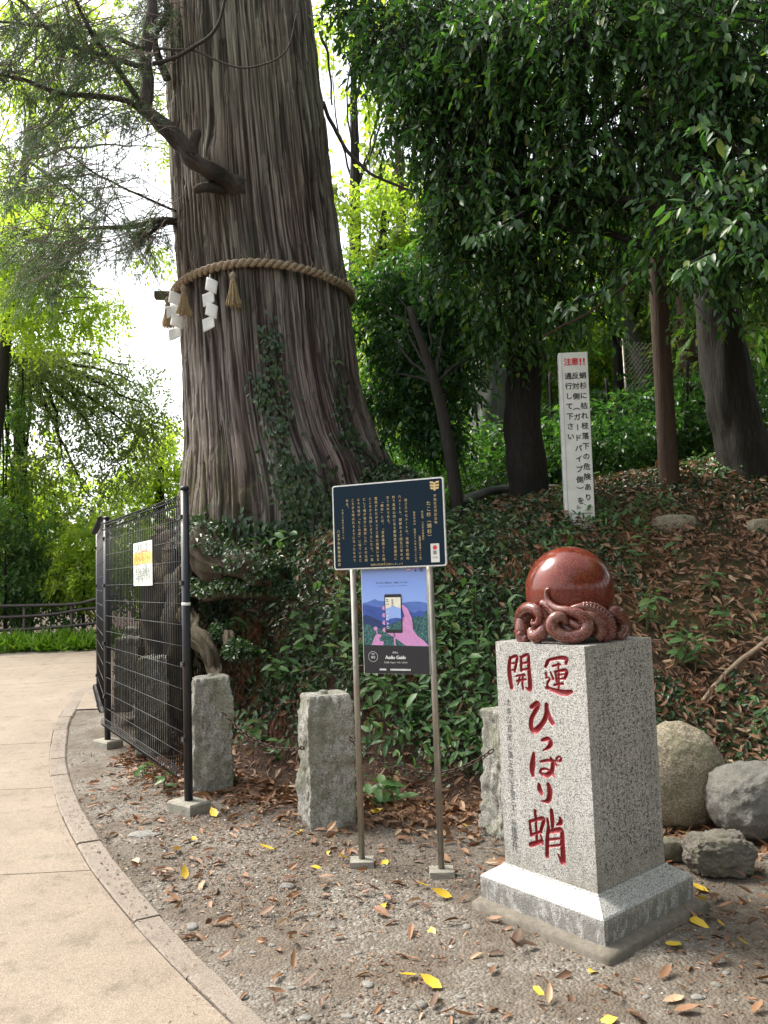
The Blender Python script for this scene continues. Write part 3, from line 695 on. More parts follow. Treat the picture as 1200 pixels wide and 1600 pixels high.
# ------------------------------------------------------------------ rounded / rough stones
def cubesphere(n):
    V, F = [], []
    for ax in range(3):
        for sg in (-1, 1):
            base = len(V); g = np.linspace(-1, 1, n)
            for a in g:
                for b in g:
                    p = [0, 0, 0]; p[ax] = sg; p[(ax + 1) % 3] = a * sg; p[(ax + 2) % 3] = b; V.append(p)
            for i in range(n - 1):
                for j in range(n - 1): F.append((base + i * n + j, base + (i + 1) * n + j, base + (i + 1) * n + j + 1, base + i * n + j + 1))
    V = np.array(V); key = {}; idx = []; out = []
    for v in V:
        k = tuple(np.round(v, 5)); 
        if k not in key: key[k] = len(out); out.append(v)
        idx.append(key[k])
    return np.array(out), [tuple(idx[i] for i in f) for f in F]
CS = {n: cubesphere(n) for n in (3, 4, 9, 15, 22, 44)}
def stone(name, label, cat, c, r, mat, n=15, rough=.10, freq=2.5, rot=0.0, square=.25, seed=0, group=None, flatb=-.9):
    V, F = CS[n]; s = unit(V); V = s * (1 - square) + V * square * .8
    nn = fbm(V * freq + seed * 7.7, 5, seed) - .5
    if n >= 22: nn = nn + .35 * (fbm(V * freq * 5 + seed, 4, seed + 2) - .5) + .10 * (fbm(V * freq * 18 + seed, 3, seed + 4) - .5)
    V = V * (1 + rough * 2.2 * nn)[:, None]; V[:, 2] = np.maximum(V[:, 2], flatb)
    V = V * np.asarray(r)
    cr_, sr_ = math.cos(rot), math.sin(rot); V = np.stack([V[:, 0] * cr_ - V[:, 1] * sr_, V[:, 0] * sr_ + V[:, 1] * cr_, V[:, 2]], -1)
    m = MB(); m.add(V, F); o = m.build(name, mat, None, True); o.location = c
    return tag(o, label, cat, group)
def bollard(label, px, pyb, pyt, wpx, yaw, seed, depth=None):
    g = ground(px, pyb) if depth is None else at(px, pyb, depth)
    h = (pyb - pyt) / FPX * g[1] * 1.0 + .04; wd = wpx / FPX * g[1]
    V, F = CS[44]; V = V.copy()
    V = V * .5 + (0, 0, .5)
    zz = V[:, 2].copy(); out = unit((V - (0, 0, .5)) * (1, 1, .12))
    taper = 1 + .10 * (1 - zz) - .10 * np.exp(-(1 - zz) / .03)
    V = V * np.array([wd, wd * .95, h]); V[:, :2] *= taper[:, None]
    n1 = fbm(V * 5 + seed, 3, seed); n2 = fbm(V * 16 + seed, 4, seed + 3)
    V = V + out * ((n1 - .5) * .09 + np.abs(n2 - .5) * .085 + (fbm(V * 40 + seed, 3, seed + 5) - .5) * .018 - .012)[:, None]
    V[:, 2] -= .03 * 1
    m = MB(); m.add(V, F); m.tube(np.array([[.0, 0, h - .06], [.0, 0, h - .012]]), [.03, .026], 10)
    o = m.build('stone_bollard', R_post, None, True); o.location = g; o.rotation_euler = (0, 0, yaw)
    tag(o, label, 'bollard', 'rough granite bollards along the foot of the bank'); return g, h
bollard('rough granite bollard just right of the black fence, chained to the next', 332, 1232, 1066, 58, .3, 1)
bollard('rough granite bollard standing left of the blue poster and information sign', 511, 1284, 1094, 67, .35, 2)
bollard('narrow visible granite bollard half hidden behind the red-lettered pillar', 799, 1302, 1118, 62, .5, 3)
bollard('granite bollard seen through the mesh, nearest one behind the fence', 241, 1168, 1032, 46, .2, 4, 7.1)
bollard('darker granite bollard seen through the mesh beside the path', 206, 1105, 999, 40, .1, 5, 8.6)
bollard('farthest small granite bollard seen through the mesh against the pale path', 213, 1062, 982, 30, .1, 6, 10.3)
bx, by = ground(1080, 1296)[:2]
def boulder(name, label, px, pyb, w_, h_, mat, dep=.8, **kw):
    g = ground(px, pyb); s = g[1] / FPX; r = (w_ * s / 2 * 1.13, w_ * s / 2 * dep, h_ * s / 2 * 1.06)
    return stone(name, label, 'rock', (g[0], g[1] + r[1] * .8, g[2] + r[2] * .85), r, mat, **kw)
boulder('boulder', 'large rounded tan boulder with pitted top right behind the pillar', 1080, 1302, 134, 162, R_boulder, n=44, rough=.09, freq=1.3, square=.10, seed=4)
boulder('boulder', 'smooth grey boulder cut by the right edge of the picture', 1214, 1322, 160, 118, R_grey, n=44, rough=.11, freq=1.3, square=.15, seed=11, rot=.4)
boulder('rock', 'dark rough rock lying low below the two boulders', 1138, 1376, 96, 66, R_dark, n=44, rough=.24, freq=1.6, square=.5, seed=21)
boulder('rock', 'small dark stone wedged between the plinth and the dark rock', 1052, 1350, 46, 36, R_dark, n=15, rough=.16, seed=31)
boulder('rock', 'flat tan stone half buried at the top of the leafy slope', 1062, 834, 70, 34, R_boulder, n=15, rough=.1, seed=41)
boulder('rock', 'small tan stone at the right edge near the top of the slope', 1196, 838, 40, 30, R_boulder, n=15, rough=.12, seed=51)

# chains between the bollards
def chain(label, a, b, sag, n):
    m = MB(); V = []; F = []; R1, R2, rr = .019, .011, .0042
    for i in range(12):
        t_ = 2 * math.pi * i / 12; c = np.array([R1 * math.cos(t_), R2 * math.sin(t_), 0]); o = unit(np.array([math.cos(t_) / R1, math.sin(t_) / R2, 0]))
        for j in range(5):
            p = 2 * math.pi * j / 5; V.append(c + rr * (math.cos(p) * o + math.sin(p) * np.array([0, 0, 1])))
    for i in range(12):
        for j in range(5): F.append((i * 5 + j, ((i + 1) % 12) * 5 + j, ((i + 1) % 12) * 5 + (j + 1) % 5, i * 5 + (j + 1) % 5))
    m.add(V, F); t = thing('chain', label, 'chain', a); proto = m.build('chain_link', M_chain, t, True); me = proto.data
    a, b = np.asarray(a), np.asarray(b)
    f = lambda s: a * (1 - s) + b * s - np.array([0, 0, sag * 4 * s * (1 - s)])
    for k in range(n):
        s = (k + .5) / n; p = f(s); d = unit(f(s + .01) - f(s - .01))
        o = proto if k == 0 else link('chain_link', me, t)
        o.location = p - a; q = Vector(d).to_track_quat('X', 'Z'); o.rotation_mode = 'QUATERNION'
        from mathutils import Quaternion
        o.rotation_quaternion = q @ Quaternion((1, 0, 0), k % 2 * math.pi / 2 + .4)
A1 = at(344, 1108, 5.55); A2 = at(474, 1168, 4.95)
chain('rusty chain sagging from the bollard by the fence to the middle bollard', A1, A2, .10, 30)
chain('rusty chain sagging behind the sign posts towards the pillar', at(545, 1152, 4.75), at(770, 1172, 4.55), .17, 34)

# ------------------------------------------------------------------ fence panels
def fence(label, A, B, zb, zt_, first, last, n_wires, feet):
    A = np.array([*A, 0.0]); B = np.array([*B, 0.0]); d = unit(B - A); L = np.linalg.norm(B - A); nrm_ = np.array([d[1], -d[0], 0])
    if nrm_[1] > 0: nrm_ = -nrm_
    t = thing('mesh_fence', label, 'fence', A, 'black mesh fence panels by the path'); Ab = A.copy()
    loc = lambda p: p - Ab
    for on, P in ((first, A), (last, B)):
        if not on: continue
        m = MB(); m.tube([loc(P + (0, 0, .02)), loc(P + (0, 0, zt_ + .06))], .0285, 20); pst = m.build('post', M_black, t, True)
        m = MB(); m.tube([loc(P + (0, 0, zt_ + .06)), loc(P + (0, 0, zt_ + .075)), loc(P + (0, 0, zt_ + .085))], [.0315, .0315, .02], 20); m.build('post_cap', M_black, pst, True)
        for zz in (.45, .95, 1.5, 1.95):
            m = MB(); m.box(loc(P + (0, 0, zz) + d * .0 + nrm_ * .03), (.05, .016, .03), [d, nrm_, (0, 0, 1)]); m.build('bracket', M_black, pst)
        if feet:
            m = MB(); c = loc(P + (0, 0, -.02)); ax = [d * .94 + nrm_ * .34, nrm_, np.array([0, 0, 1.0])]; ax[0] = unit(ax[0]); ax[1] = np.cross(ax[2], ax[0])
            lv = [(.125, .085, -.10), (.125, .085, .055), (.115, .075, .068)]
            V = np.vstack([[c + ax[0] * i * a + ax[1] * j * b + (0, 0, z) for i, j in ((-1, -1), (1, -1), (1, 1), (-1, 1))] for a, b, z in lv])
            m.add(V, [(i * 4 + j, i * 4 + (j + 1) % 4, i * 4 + 4 + (j + 1) % 4, i * 4 + 4 + j) for i in range(2) for j in range(4)] + [(8, 9, 10, 11)]); m.build('concrete_foot', R_conc, t)
    s0, s1 = .045, L - .045; off = nrm_ * .012
    m = MB(); m.tube([[0, 0, zb + .03], [0, 0, zt_ - .03]], .0046, 5); vp = m.build('vertical_wire', M_wire, t, True)
    for k in range(n_wires):
        o = vp if k == 0 else link('vertical_wire', vp.data, t); o.location = loc(A + d * (s0 + (s1 - s0) * k / (n_wires - 1)) + off)
    hz = np.linspace(zb, zt_, 14); m = MB(); m.tube([loc(A + d * s0 + off * 1.6), loc(A + d * s1 + off * 1.6)], .0028, 6); hp = m.build('horizontal_wire', M_wire, t, True)
    for k, z in enumerate(hz):
        o = hp if k == 0 else link('horizontal_wire', hp.data, t); o.location = (0, 0, z)
    for z0, sg in ((zt_ - .02, 1), (zb + .02, -1)):       # rolled triangular edges
        m = MB()
        for k in range(n_wires):
            c = A + d * (s0 + (s1 - s0) * k / (n_wires - 1)); pts = []
            for a in np.linspace(0, 2 * math.pi, 10): pts.append(loc(c + nrm_ * (.012 + .032 * (1 - math.cos(a)) * .9) + (0, 0, z0 + sg * .0 + .036 * math.sin(a))))
            m.tube(pts, .003, 4, False)
        for dn, dz in ((.068, 0), (.04, .036), (.04, -.036)): m.tube([loc(A + d * s0 + nrm_ * dn + (0, 0, z0 + dz)), loc(A + d * s1 + nrm_ * dn + (0, 0, z0 + dz))], .003, 5)
        o = m.build('rolled_edge', M_wire, t, True); o['kind'] = 'stuff'
    return t, A, d, nrm_
FA, FB = np.array((-1.3734, 5.3897)), np.array((-2.6883, 7.5684))
ft, fA, fd, fn = fence('black wire mesh fence panel between two posts, paper notice on it', FA, FB, .20, 2.08, True, True, 44, True)
ft2, *_ = fence('black mesh fence panel seen edge on, running away beside the path', FB + (-.03, .05), (-3.42, 9.35), .30, 2.16, False, True, 34, True)
m = MB(); P = fA - fA; m.tube([[0, 0, 1.345], [0, 0, 1.365]], .0305, 16); rel_ = m.build('white_tape_band', M_paper, [o for o in ft.children if o.name.startswith('post')][0], True)
# paper notice
O = fA + fn * .03; NF = Frame(O, -fd, (0, 0, 1))
c_ = [on_plane(*p, O, NF.N) for p in ((208, 850), (238, 843), (238, 914), (210, 916))]
uv = [((q - O) @ NF.X, q[2]) for q in c_]; u0, u1 = (uv[0][0] + uv[3][0]) / 2, (uv[1][0] + uv[2][0]) / 2; v0, v1 = (uv[2][1] + uv[3][1]) / 2, (uv[0][1] + uv[1][1]) / 2
nb_ = thing('notice_board', 'white paper notice with a yellow band hung on the mesh fence', 'notice', NF.p((u0 + u1) / 2, v0))
m = MB(); uc, vc = (u0 + u1) / 2, (v0 + v1) / 2; m.box(NF.p(uc, vc), (u1 - u0, v1 - v0, .004), [NF.X, NF.Y, NF.N]); rel(m.build('sheet', plain('notice_paper', (.74, .76, .70), .6), nb_), nb_)
hh_ = v1 - v0; m = MB(); m.box(NF.p(uc, v0 + hh_ * .625, .0022), (u1 - u0, hh_ * .25, .002), [NF.X, NF.Y, NF.N]); rel(m.build('yellow_band', plain('yellow_print', (.80, .58, .16), .6), nb_), nb_)
m = MB(); wN = u1 - u0
for s, fv, sz in (('n1', .86, .15), ('n4', .40, .13), ('n5', .31, .13), ('n6', .22, .115), ('n7', .13, .115)): htext(m, NF, TEXTS[s], uc, v0 + hh_ * fv, wN * sz, .0034)
for s, fv, sz in (('n2', .69, .16), ('n3', .575, .135)): htext(m, NF, TEXTS[s], uc, v0 + hh_ * fv, wN * sz, .0046, mi=1)
rel(m.build('lettering', [plain('grey_print', (.28, .31, .30), .6), plain('orange_print', (.55, .30, .06), .6)], nb_), nb_)['kind'] = 'stuff'

# ------------------------------------------------------------------ information sign
A, B = np.array([-.1797, 4.2925, 0]), np.array([.229, 4.1134, 0])
sx_ = unit(B - A); sn = np.array([sx_[1], -sx_[0], 0]); sign = thing('information_sign', 'navy information board with gold vertical writing on two steel posts', 'sign', (A + B) / 2)
for P, zz in ((A, zt(A[0], A[1])), (B, zt(B[0], B[1]))):
    m = MB(); m.tube([P + (0, 0, zz - .05), P + (0, 0, 1.9)], .0165, 20); rel(m.build('post', M_steel, sign, True), sign)
    V, F = CS[9]; m = MB(); m.add(V * (.062, .05, .022) * (1 + .12 * (fbm(V * 2 + P, 3) - .5))[:, None] + P + (0, -.01, zz + .008), F); rel(m.build('concrete_foot', R_conc, sign), sign)
O = A + sn * .021; IF = Frame(O, sx_, (0, 0, 1))
cor = [on_plane(*p, O, sn) for p in ((521, 760), (695, 745), (698, 885), (524, 890))]
uv = np.array([((q - O) @ sx_, q[2]) for q in cor])
u0, u1 = uv[[0, 3], 0].mean(), uv[[1, 2], 0].mean(); v0, v1 = uv[2:, 1].mean(), uv[:2, 1].mean()
def rrect(u0, u1, v0, v1, r, n=5):
    out = []
    for cx_, cy_, a0 in ((u1 - r, v1 - r, 0), (u0 + r, v1 - r, 90), (u0 + r, v0 + r, 180), (u1 - r, v0 + r, 270)):
        for k in range(n + 1): a = math.radians(a0 + 90 * k / n); out.append((cx_ + r * math.cos(a), cy_ + r * math.sin(a)))
    return np.array(out)
def plate(fr, outline, n0, n1):
    k = len(outline); m = MB(); m.add(np.vstack([fr.pts(outline, n0), fr.pts(outline, n1)]), [tuple(range(k))[::-1], tuple(range(k, 2 * k))] + [(i, (i + 1) % k, k + (i + 1) % k, k + i) for i in range(k)]); return m
W_, H_ = u1 - u0, v1 - v0
m = plate(IF, rrect(u0, u1, v0, v1, .014), 0, .014)
rel(m.build('frame', M_frame, sign), sign)
m = plate(IF, rrect(u0 + .007, u1 - .007, v0 + .007, v1 - .007, .010), .0135, .0155); rel(m.build('panel', M_navy, sign), sign)
m = MB()
def U(fx): return u0 + W_ * fx
def Vv(fy): return v1 - H_ * fy
def rows(s, fx, fy0, fy1, sz, sx=1.0):
    n = len(s); vtext(m, IF, s, U(fx), Vv(fy0) - (Vv(fy0) - Vv(fy1)) / n / 2, sz, (Vv(fy0) - Vv(fy1)) / n, .0163, sx=sx)
rows(TEXTS['i1'], .925, .185, .53, .0165); rows(TEXTS['i2'], .868, .255, .70, .026); rows(TEXTS['i3'], .812, .365, .70, .0125); rows(TEXTS['i4'], .782, .63, .94, .0125); rows(TEXTS['i5'], .742, .365, .95, .0125)
for i, s in enumerate(('i6', 'i7', 'i8', 'i9', 'i10', 'i11', 'i12', 'i13', 'i14', 'i15', 'i16')):
    t_ = TEXTS[s]; t17 = .045; y0 = .165; rows(t_, .672 - i * .0532, y0, y0 + t17 * len(t_) * .985, .0168)
rows(TEXTS['i17'], .095, .285, .64, .0115); rows(TEXTS['i18'], .05, .52, .96, .0185)
htext(m, IF, TEXTS['i19'], U(.485), Vv(.955), .0125, .0163)
# city emblem: three stacked bars with a stem
ex, ey, es = U(.925), Vv(.095), H_ * .11
for k, (wv, yv) in enumerate(((.5, .36), (.5, .05), (.46, -.24))):
    m.add(IF.pts(np.array([(-wv, yv + .12), (-.12, yv + .07), (-.1, yv - .02), (.1, yv - .02), (.12, yv + .07), (wv, yv + .12), (wv, yv - .06), (.3, yv - .12), (-.3, yv - .12), (-wv, yv - .06)]) * es + (ex, ey), .0163), [tuple(range(10))])
m.add(IF.pts(np.array([(-.1, .24), (-.1, -.5), (.1, -.5), (.1, .24)]) * es + (ex, ey), .0168), [(0, 1, 2, 3)])
rel(m.build('gold_lettering', M_gold, sign), sign)['kind'] = 'stuff'
m = plate(IF, np.array([(U(.872), Vv(.955)), (U(.945), Vv(.955)), (U(.945), Vv(.745)), (U(.872), Vv(.745))]), .0156, .0164); stk = rel(m.build('sticker', M_white, sign), sign)
def disc(m, fr, u, v, r, n, k=20, mi=0): m.poly(fr.pts([(u + r * math.cos(2 * math.pi * i / k), v + r * math.sin(2 * math.pi * i / k)) for i in range(k)], n), mi)
m = MB(); disc(m, IF, U(.9085), Vv(.79), .0115, .0168, mi=0)
for k in range(4): m.add(IF.pts([(U(.894) + k * .0048, Vv(.825)), (U(.894) + k * .0048, Vv(.868)), (U(.894) + k * .0048 + .0028, Vv(.868)), (U(.894) + k * .0048 + .0028, Vv(.825))], .0168), [(0, 1, 2, 3)], 1)
htext(m, IF, TEXTS['jh'], U(.9085), Vv(.90), .0075, .0168, mi=1)
m.build('sticker_print', [M_red, M_ink], stk)

# ------------------------------------------------------------------ poster below the board
cor = [on_plane(*p, O, sn) for p in ((565, 889), (668, 886), (670, 1055), (567, 1051))]
uv = np.array([((q - O) @ sx_, q[2]) for q in cor]); pu0, pu1 = uv[[0, 3], 0].mean(), uv[[1, 2], 0].mean(); pv0, pv1 = uv[2:, 1].mean(), v0 - .003
poster = thing('poster', 'blue audio guide poster with a hand holding a phone, strapped between posts', 'poster', IF.p((pu0 + pu1) / 2, pv0))
PWd, PHt = pu1 - pu0, pv1 - pv0
PF = Frame(IF.p(pu0, pv0, -.006), sx_, (0, 0, 1))
def pq(x, y): return np.array([(x - 125) / (1005 - 125) * PWd, PHt * (1 - (y - 70) / (1455 - 70))])      # poster crop pixels
def ppoly(pts, lvl, mi): P_m.poly(PF.pts([pq(*p) for p in pts], .004 + lvl * .0004), mi)
m = MB(); m.box(PF.p(PWd / 2, PHt / 2, .001), (PWd, PHt, .005), [PF.X, PF.Y, PF.N]); rel(m.build('board', plain('pale_panel', (.55, .57, .55), .5), poster), poster)
def grad(name, z0, z1, stops, mott=0.0):
    t = NT(name); sx = t.n('SeparateXYZ'); t.l(t.geo_pos(), sx.inputs[0]); k = t.n('MapRange'); k.inputs[1].default_value = z0; k.inputs[2].default_value = z1; t.l(sx.outputs[2], k.inputs[0])
    c = t.ramp(k.outputs[0], stops)
    if mott: c = t.mix(mott, c, t.ramp(t.noise(t.geo_pos(), 110, 5, .75), [(.38, (.006, .03, .035)), (.52, (.03, .12, .12)), (.66, (.16, .36, .36))]))
    t.col(c); t.set(.45, 0, .4); return t.m
pz0, pz1 = pv0, pv1
mats = [grad('printed_sky', pz0 + PHt * .6, pz1, [(0, (.30, .45, .86)), (.6, (.24, .38, .84)), (.88, (.22, .32, .66)), (1, (.12, .16, .30))]),
        plain('printed_far_mountain', (.085, .17, .50), .45, var=.15), plain('printed_mountain', (.035, .085, .36), .45, var=.2), plain('printed_near_hill', (.012, .035, .14), .45, var=.3),
        grad('printed_trees', pz0, pz1, [(0, (.02, .09, .10)), (1, (.02, .07, .09))], .9), plain('printed_black', (.014, .014, .018), .45),
        plain('printed_skin', (.62, .28, .55), .45, var=.1, scale=60), plain('printed_skin_shade', (.46, .17, .36), .45), plain('printed_white', (.78, .78, .78), .45), M_red, M_ink,
        plain('printed_cream', (.80, .78, .66), .45)]
P_m = MB()
ppoly([(135, 1455 - 5), (997, 1455 - 5), (997, 75), (135, 75)], 1, 0)
ppoly([(135, 560), (135, 520), (200, 510), (262, 488), (305, 468), (350, 492), (430, 498), (520, 508), (650, 530), (760, 515), (850, 512), (930, 520), (997, 535), (997, 700), (135, 700)], 2, 1)
ppoly([(135, 545), (190, 540), (260, 560), (330, 580), (430, 572), (520, 590), (640, 640), (760, 640), (830, 660), (890, 632), (940, 640), (997, 670), (997, 800), (135, 800)], 3, 2)
ppoly([(135, 690), (190, 680), (250, 700), (320, 740), (400, 770), (560, 780), (700, 770), (800, 720), (997, 720), (997, 1000), (135, 1000)], 4, 3)
ppoly([(135, 820), (170, 800), (230, 815), (290, 850), (350, 850), (420, 880), (560, 860), (680, 850), (800, 730), (860, 700), (940, 720), (975, 640), (997, 640), (997, 1120), (135, 1120)], 5, 4)
ppoly([(135, 1078), (1000, 1100), (1000, 1452), (135, 1452)], 6, 5)
ppoly([(245, 1078), (270, 1020), (300, 950), (330, 935), (375, 940), (385, 965), (350, 990), (360, 1030), (400, 1025), (412, 1050), (400, 1082)], 6, 6); ppoly([(308, 872), (318, 870), (335, 950), (322, 955)], 7, 6)
disc(P_m, PF, *pq(308, 862), .011, .0072, 14, 6)
ppoly([(540, 915), (565, 915), (572, 1085), (552, 1085)], 6, 6)
ppoly([(430, 890), (500, 880), (660, 900), (672, 720), (700, 705), (660, 560), (672, 545), (740, 600), (795, 730), (805, 880), (860, 960), (940, 1020), (1003, 1092), (700, 1085), (560, 980), (450, 920)], 6, 6)
ppoly([(672, 720), (700, 705), (715, 640), (690, 730), (675, 780)], 7, 7)
for yy in (590, 685, 785, 880): ppoly([(445, yy - 32), (415, yy - 28), (400, yy - 5), (402, yy + 15), (425, yy + 30), (445, yy + 32)], 7, 6)
P_m.poly(PF.pts(rrect(pq(438, 0)[0], pq(668, 0)[0], pq(0, 920)[1], pq(0, 410)[1], .008), .0072), 5)
ppoly([(450, 452), (655, 452), (655, 880), (450, 880)], 9, 11)
ppoly([(450, 600), (520, 580), (555, 562), (600, 580), (655, 598), (655, 880), (450, 880)], 10, 0); ppoly([(450, 760), (520, 730), (590, 720), (655, 730), (655, 880), (450, 880)], 11, 2); ppoly([(450, 850), (520, 800), (600, 770), (655, 750), (655, 880), (450, 880)], 12, 4)
for i, ch in enumerate(TEXTS['p8']): u, v = pq(478, 490 + i * 51); put(P_m, PF, ch, u, v, .021, .0092, mi=10 if i < 2 else 8, rot=-math.pi / 2)
vtext(P_m, PF, TEXTS['p9'], pq(545, 0)[0], pq(0, 490)[1], .013, .013, .0092, mi=10)
htext(P_m, PF, TEXTS['p1'], *pq(548, 256), .0105, .0054, mi=10); htext(P_m, PF, TEXTS['p2'], *pq(548, 299), .0060, .0054, mi=10, sx=.9)
htext(P_m, PF, TEXTS['p3'], *pq(560, 1176), .011, .0074, mi=8); [htext(P_m, PF, TEXTS['p4'], pq(562 + q_, 1236)[0], pq(562, 1236)[1], .0265, .0074 + abs(q_) * .00002, GL, 8, .86) for q_ in (-3, 3)]; htext(P_m, PF, TEXTS['p5'], *pq(560, 1306), .0098, .0074, mi=8)
cu, cv = pq(259, 1232); k = 60; R0 = .0275
ri = [(R0 * (1 + .05 * math.cos(20 * 2 * math.pi * i / k)), 2 * math.pi * i / k) for i in range(k)]
P_m.add(np.vstack([PF.pts([(cu + r * math.cos(a), cv + r * math.sin(a)) for r, a in ri], .0074), PF.pts([(cu + (r - .0016) * math.cos(a), cv + (r - .0016) * math.sin(a)) for r, a in ri], .0074)]), [(i, (i + 1) % k, k + (i + 1) % k, k + i) for i in range(k)], 8)
htext(P_m, PF, TEXTS['p7'], cu, cv + .014, .0095, .0074, mi=8); htext(P_m, PF, TEXTS['p6'], cu, cv - .003, .021, .0074, GLB, 8)
for x0, x1 in ((345, 440), (488, 752)):
    x = x0
    while x < x1 - 8: ppoly([(x, 1388), (x + 11, 1388), (x + 11, 1412), (x, 1412)], 8, 8); x += 15
disc(P_m, PF, *pq(776, 95), .0075, .0056, 14, 9); ppoly([(755, 92), (798, 92), (798, 98), (755, 98)], 7, 8); disc(P_m, PF, *pq(865, 84), .005, .0056, 12, 9); ppoly([(856, 98), (874, 98), (874, 122), (856, 122)], 4, 10)
for yy in (75, 88, 101, 114): ppoly([(918, yy), (965 - yy % 3 * 6, yy), (965 - yy % 3 * 6, yy + 7), (918, yy + 7)], 4, 10)
rel(P_m.build('print', mats, poster), poster)
m = MB(); m.tube(smooth([IF.p(-.02, pv0 + .03, 0), IF.p(.01, pv0 + .035, .002), IF.p(.05, pv0 + .04, .002)], 5), .002, 6); rel(m.build('cable_tie', M_black, poster, True), poster)

# ------------------------------------------------------------------ white caution sign on the bank
g0 = ground(906, 822); d0 = g0[1]
TL, TR, BL, BRc = at(873, 551, d0), at(917, 550, d0), at(884, 822, d0), at(930, 820, d0)
X = unit(TR - TL + BRc - BL); X = unit(X + (0, -.10, 0)); Y = unit((TL + TR) / 2 - (BL + BRc) / 2); X = unit(X - Y * (X @ Y))
Wd = np.linalg.norm(TR - TL) * .5 + np.linalg.norm(BRc - BL) * .5; Ht = np.linalg.norm((TL + TR) / 2 - (BL + BRc) / 2)
SFm = Frame(BL - Y * .12, X, Y)
cs = thing('caution_sign', 'tall narrow white warning board with red and black writing on the bank', 'sign', g0)
m = MB(); m.box(SFm.p(Wd / 2, (Ht + .12) / 2, -.055), (Wd, Ht + .12, .11), [SFm.X, SFm.Y, SFm.N])
o = rel(m.build('board', M_white, cs), cs); bv = o.modifiers.new('edge', 'BEVEL'); bv.width = .006; bv.segments = 2
SFt = Frame(BL, X, Y); m = MB()
for i, (ch, fu) in enumerate(zip('注意', (.30, .55))): bold(m, SFt, ch, Wd * fu, Ht * .945, Wd * .28, .002, False, GL, 1)
for fu in (.74, .86): bold(m, SFt, '!', Wd * fu, Ht * .945, Wd * .34, .002, False, GL, 1, 1, .04)
for s, fu, pit in (('c1', .80, .0585), ('c2', .545, .0600), ('c3', .30, .0585)):
    t_ = TEXTS[s]; [bold(m, SFt, ch, Wd * fu, Ht * .862 - i * Ht * pit, Wd * .25, .002, True, GL, 0) for i, ch in enumerate(t_)]
for s, fv in (('c4', .068), ('c5', .044), ('c6', .020)):
    t_ = TEXTS[s]; htext(m, SFt, t_, Wd * (.5 if s != 'c5' else .68), Ht * fv, Wd * (.066 if s == 'c4' else .075), .002)
rel(m.build('lettering', [M_ink, M_red], cs), cs)['kind'] = 'stuff'
m = MB(); m.box(SFm.p(.030, (Ht + .12) / 2, .001), (.004, Ht + .10, .003), [SFm.X, SFm.Y, SFm.N]); rel(m.build('board_joint', plain('grey_joint', (.35, .35, .33), .6), cs), cs)
exec_marker = 0
#PART2
# ------------------------------------------------------------------ the great cedar
TY = 9.15
TAB = np.array([(-330, 246, 458), (-150, 252, 472), (0, 259, 486), (100, 263, 496), (200, 268, 508), (300, 272, 520), (400, 277, 534), (450, 281, 542), (540, 285, 552), (600, 288, 560), (650, 289, 572), (700, 290, 590), (745, 288, 618), (800, 286, 640), (860, 288, 640), (960, 296, 630)], float)
tz, tcx, tr = [], [], []
for y, l, r in TAB:
    a, b = at(l, y, TY), at(r, y, TY); tz.append((a[2] + b[2]) / 2); tcx.append((a[0] + b[0]) / 2); tr.append((b[0] - a[0]) / 2 * .988)
tz, tcx, tr = np.array(tz)[::-1], np.array(tcx)[::-1], np.array(tr)[::-1]
def TC(z): return np.interp(z, tz, tcx)
def TR_(z): return np.interp(z, tz, tr)
nth = 1100; th = np.arange(nth) / nth * 2 * math.pi
zs = np.r_[np.linspace(1.15, 9.2, 430), np.linspace(9.4, tz[-1], 14)]
TH, ZZ = np.meshgrid(th, zs)
cz = TC(ZZ); rz = TR_(ZZ)
rz = np.where(ZZ < 3.2, rz, rz)
base = sst(3.4, 1.7, ZZ)
def ring_noise(freq, zf, seed, z0=0.0):
    return vnoise(np.stack([TH / (2 * math.pi) * freq, ZZ * zf + z0, 0 * ZZ], -1), seed, freq)
warp = (ring_noise(9, .55, 1) - .5) * .07 + (ring_noise(31, 1.0, 2) - .5) * .035
TH0 = TH; TH = TH + warp
# strips pulled round the branch collar
bz, bth = 6.15, -math.pi / 2 - .12
def rid(freq, zf, seed): return 1 - np.abs(2 * ring_noise(freq, zf, seed) - 1)
n1 = rid(92, .30, 11); n2 = rid(176, .6, 12); n3 = ring_noise(230, .9, 13); n4 = ring_noise(400, 3.0, 14); n5 = rid(124, .45, 15)
gate = sst(.3, .6, ring_noise(24, .5, 16))
TH = TH0
lump = (ring_noise(7, .3, 21) - .5) * .07 + base * (ring_noise(11, .25, 22) - .4) * .24
fis = np.maximum(sst(.72, .98, n1), np.maximum(.8 * sst(.76, .99, n2), .9 * gate * sst(.74, .98, n5)))
u_ = (TH0 + warp) / (2 * math.pi) * 150 + 1.6 * (ring_noise(50, 1.2, 41) - .5)
ci = np.floor(u_).astype(np.int64) % 150; zo = _hash(ci, ci * 0 + 5, ci * 0); zc = np.floor(ZZ * (1.5 + 1.5 * zo) + zo * 9 + .5 * (n3 - .5)).astype(np.int64)
pl = _hash(ci, zc, ci * 0 + 3) - .5
fib = ring_noise(700, 2.2, 51) - .5
disp = lump - .019 * fis + .014 * (n3 - .5) + .010 * (n4 - .5) + .016 * pl + .009 * fib
flake = sst(.55, .62, ring_noise(72, 2.6, 31)) * .014
thb = -math.pi / 2 - .27; zb_ = 6.05
R_ = rz + disp + flake + .17 * np.exp(-((TH0 - 2 * math.pi - thb) / .13) ** 2 - ((ZZ - zb_) / .30) ** 2)
line = np.maximum(sst(.90, .995, n1), .9 * sst(.92, .995, n5) * sst(.35, .6, ring_noise(46, 1.6, 17)))
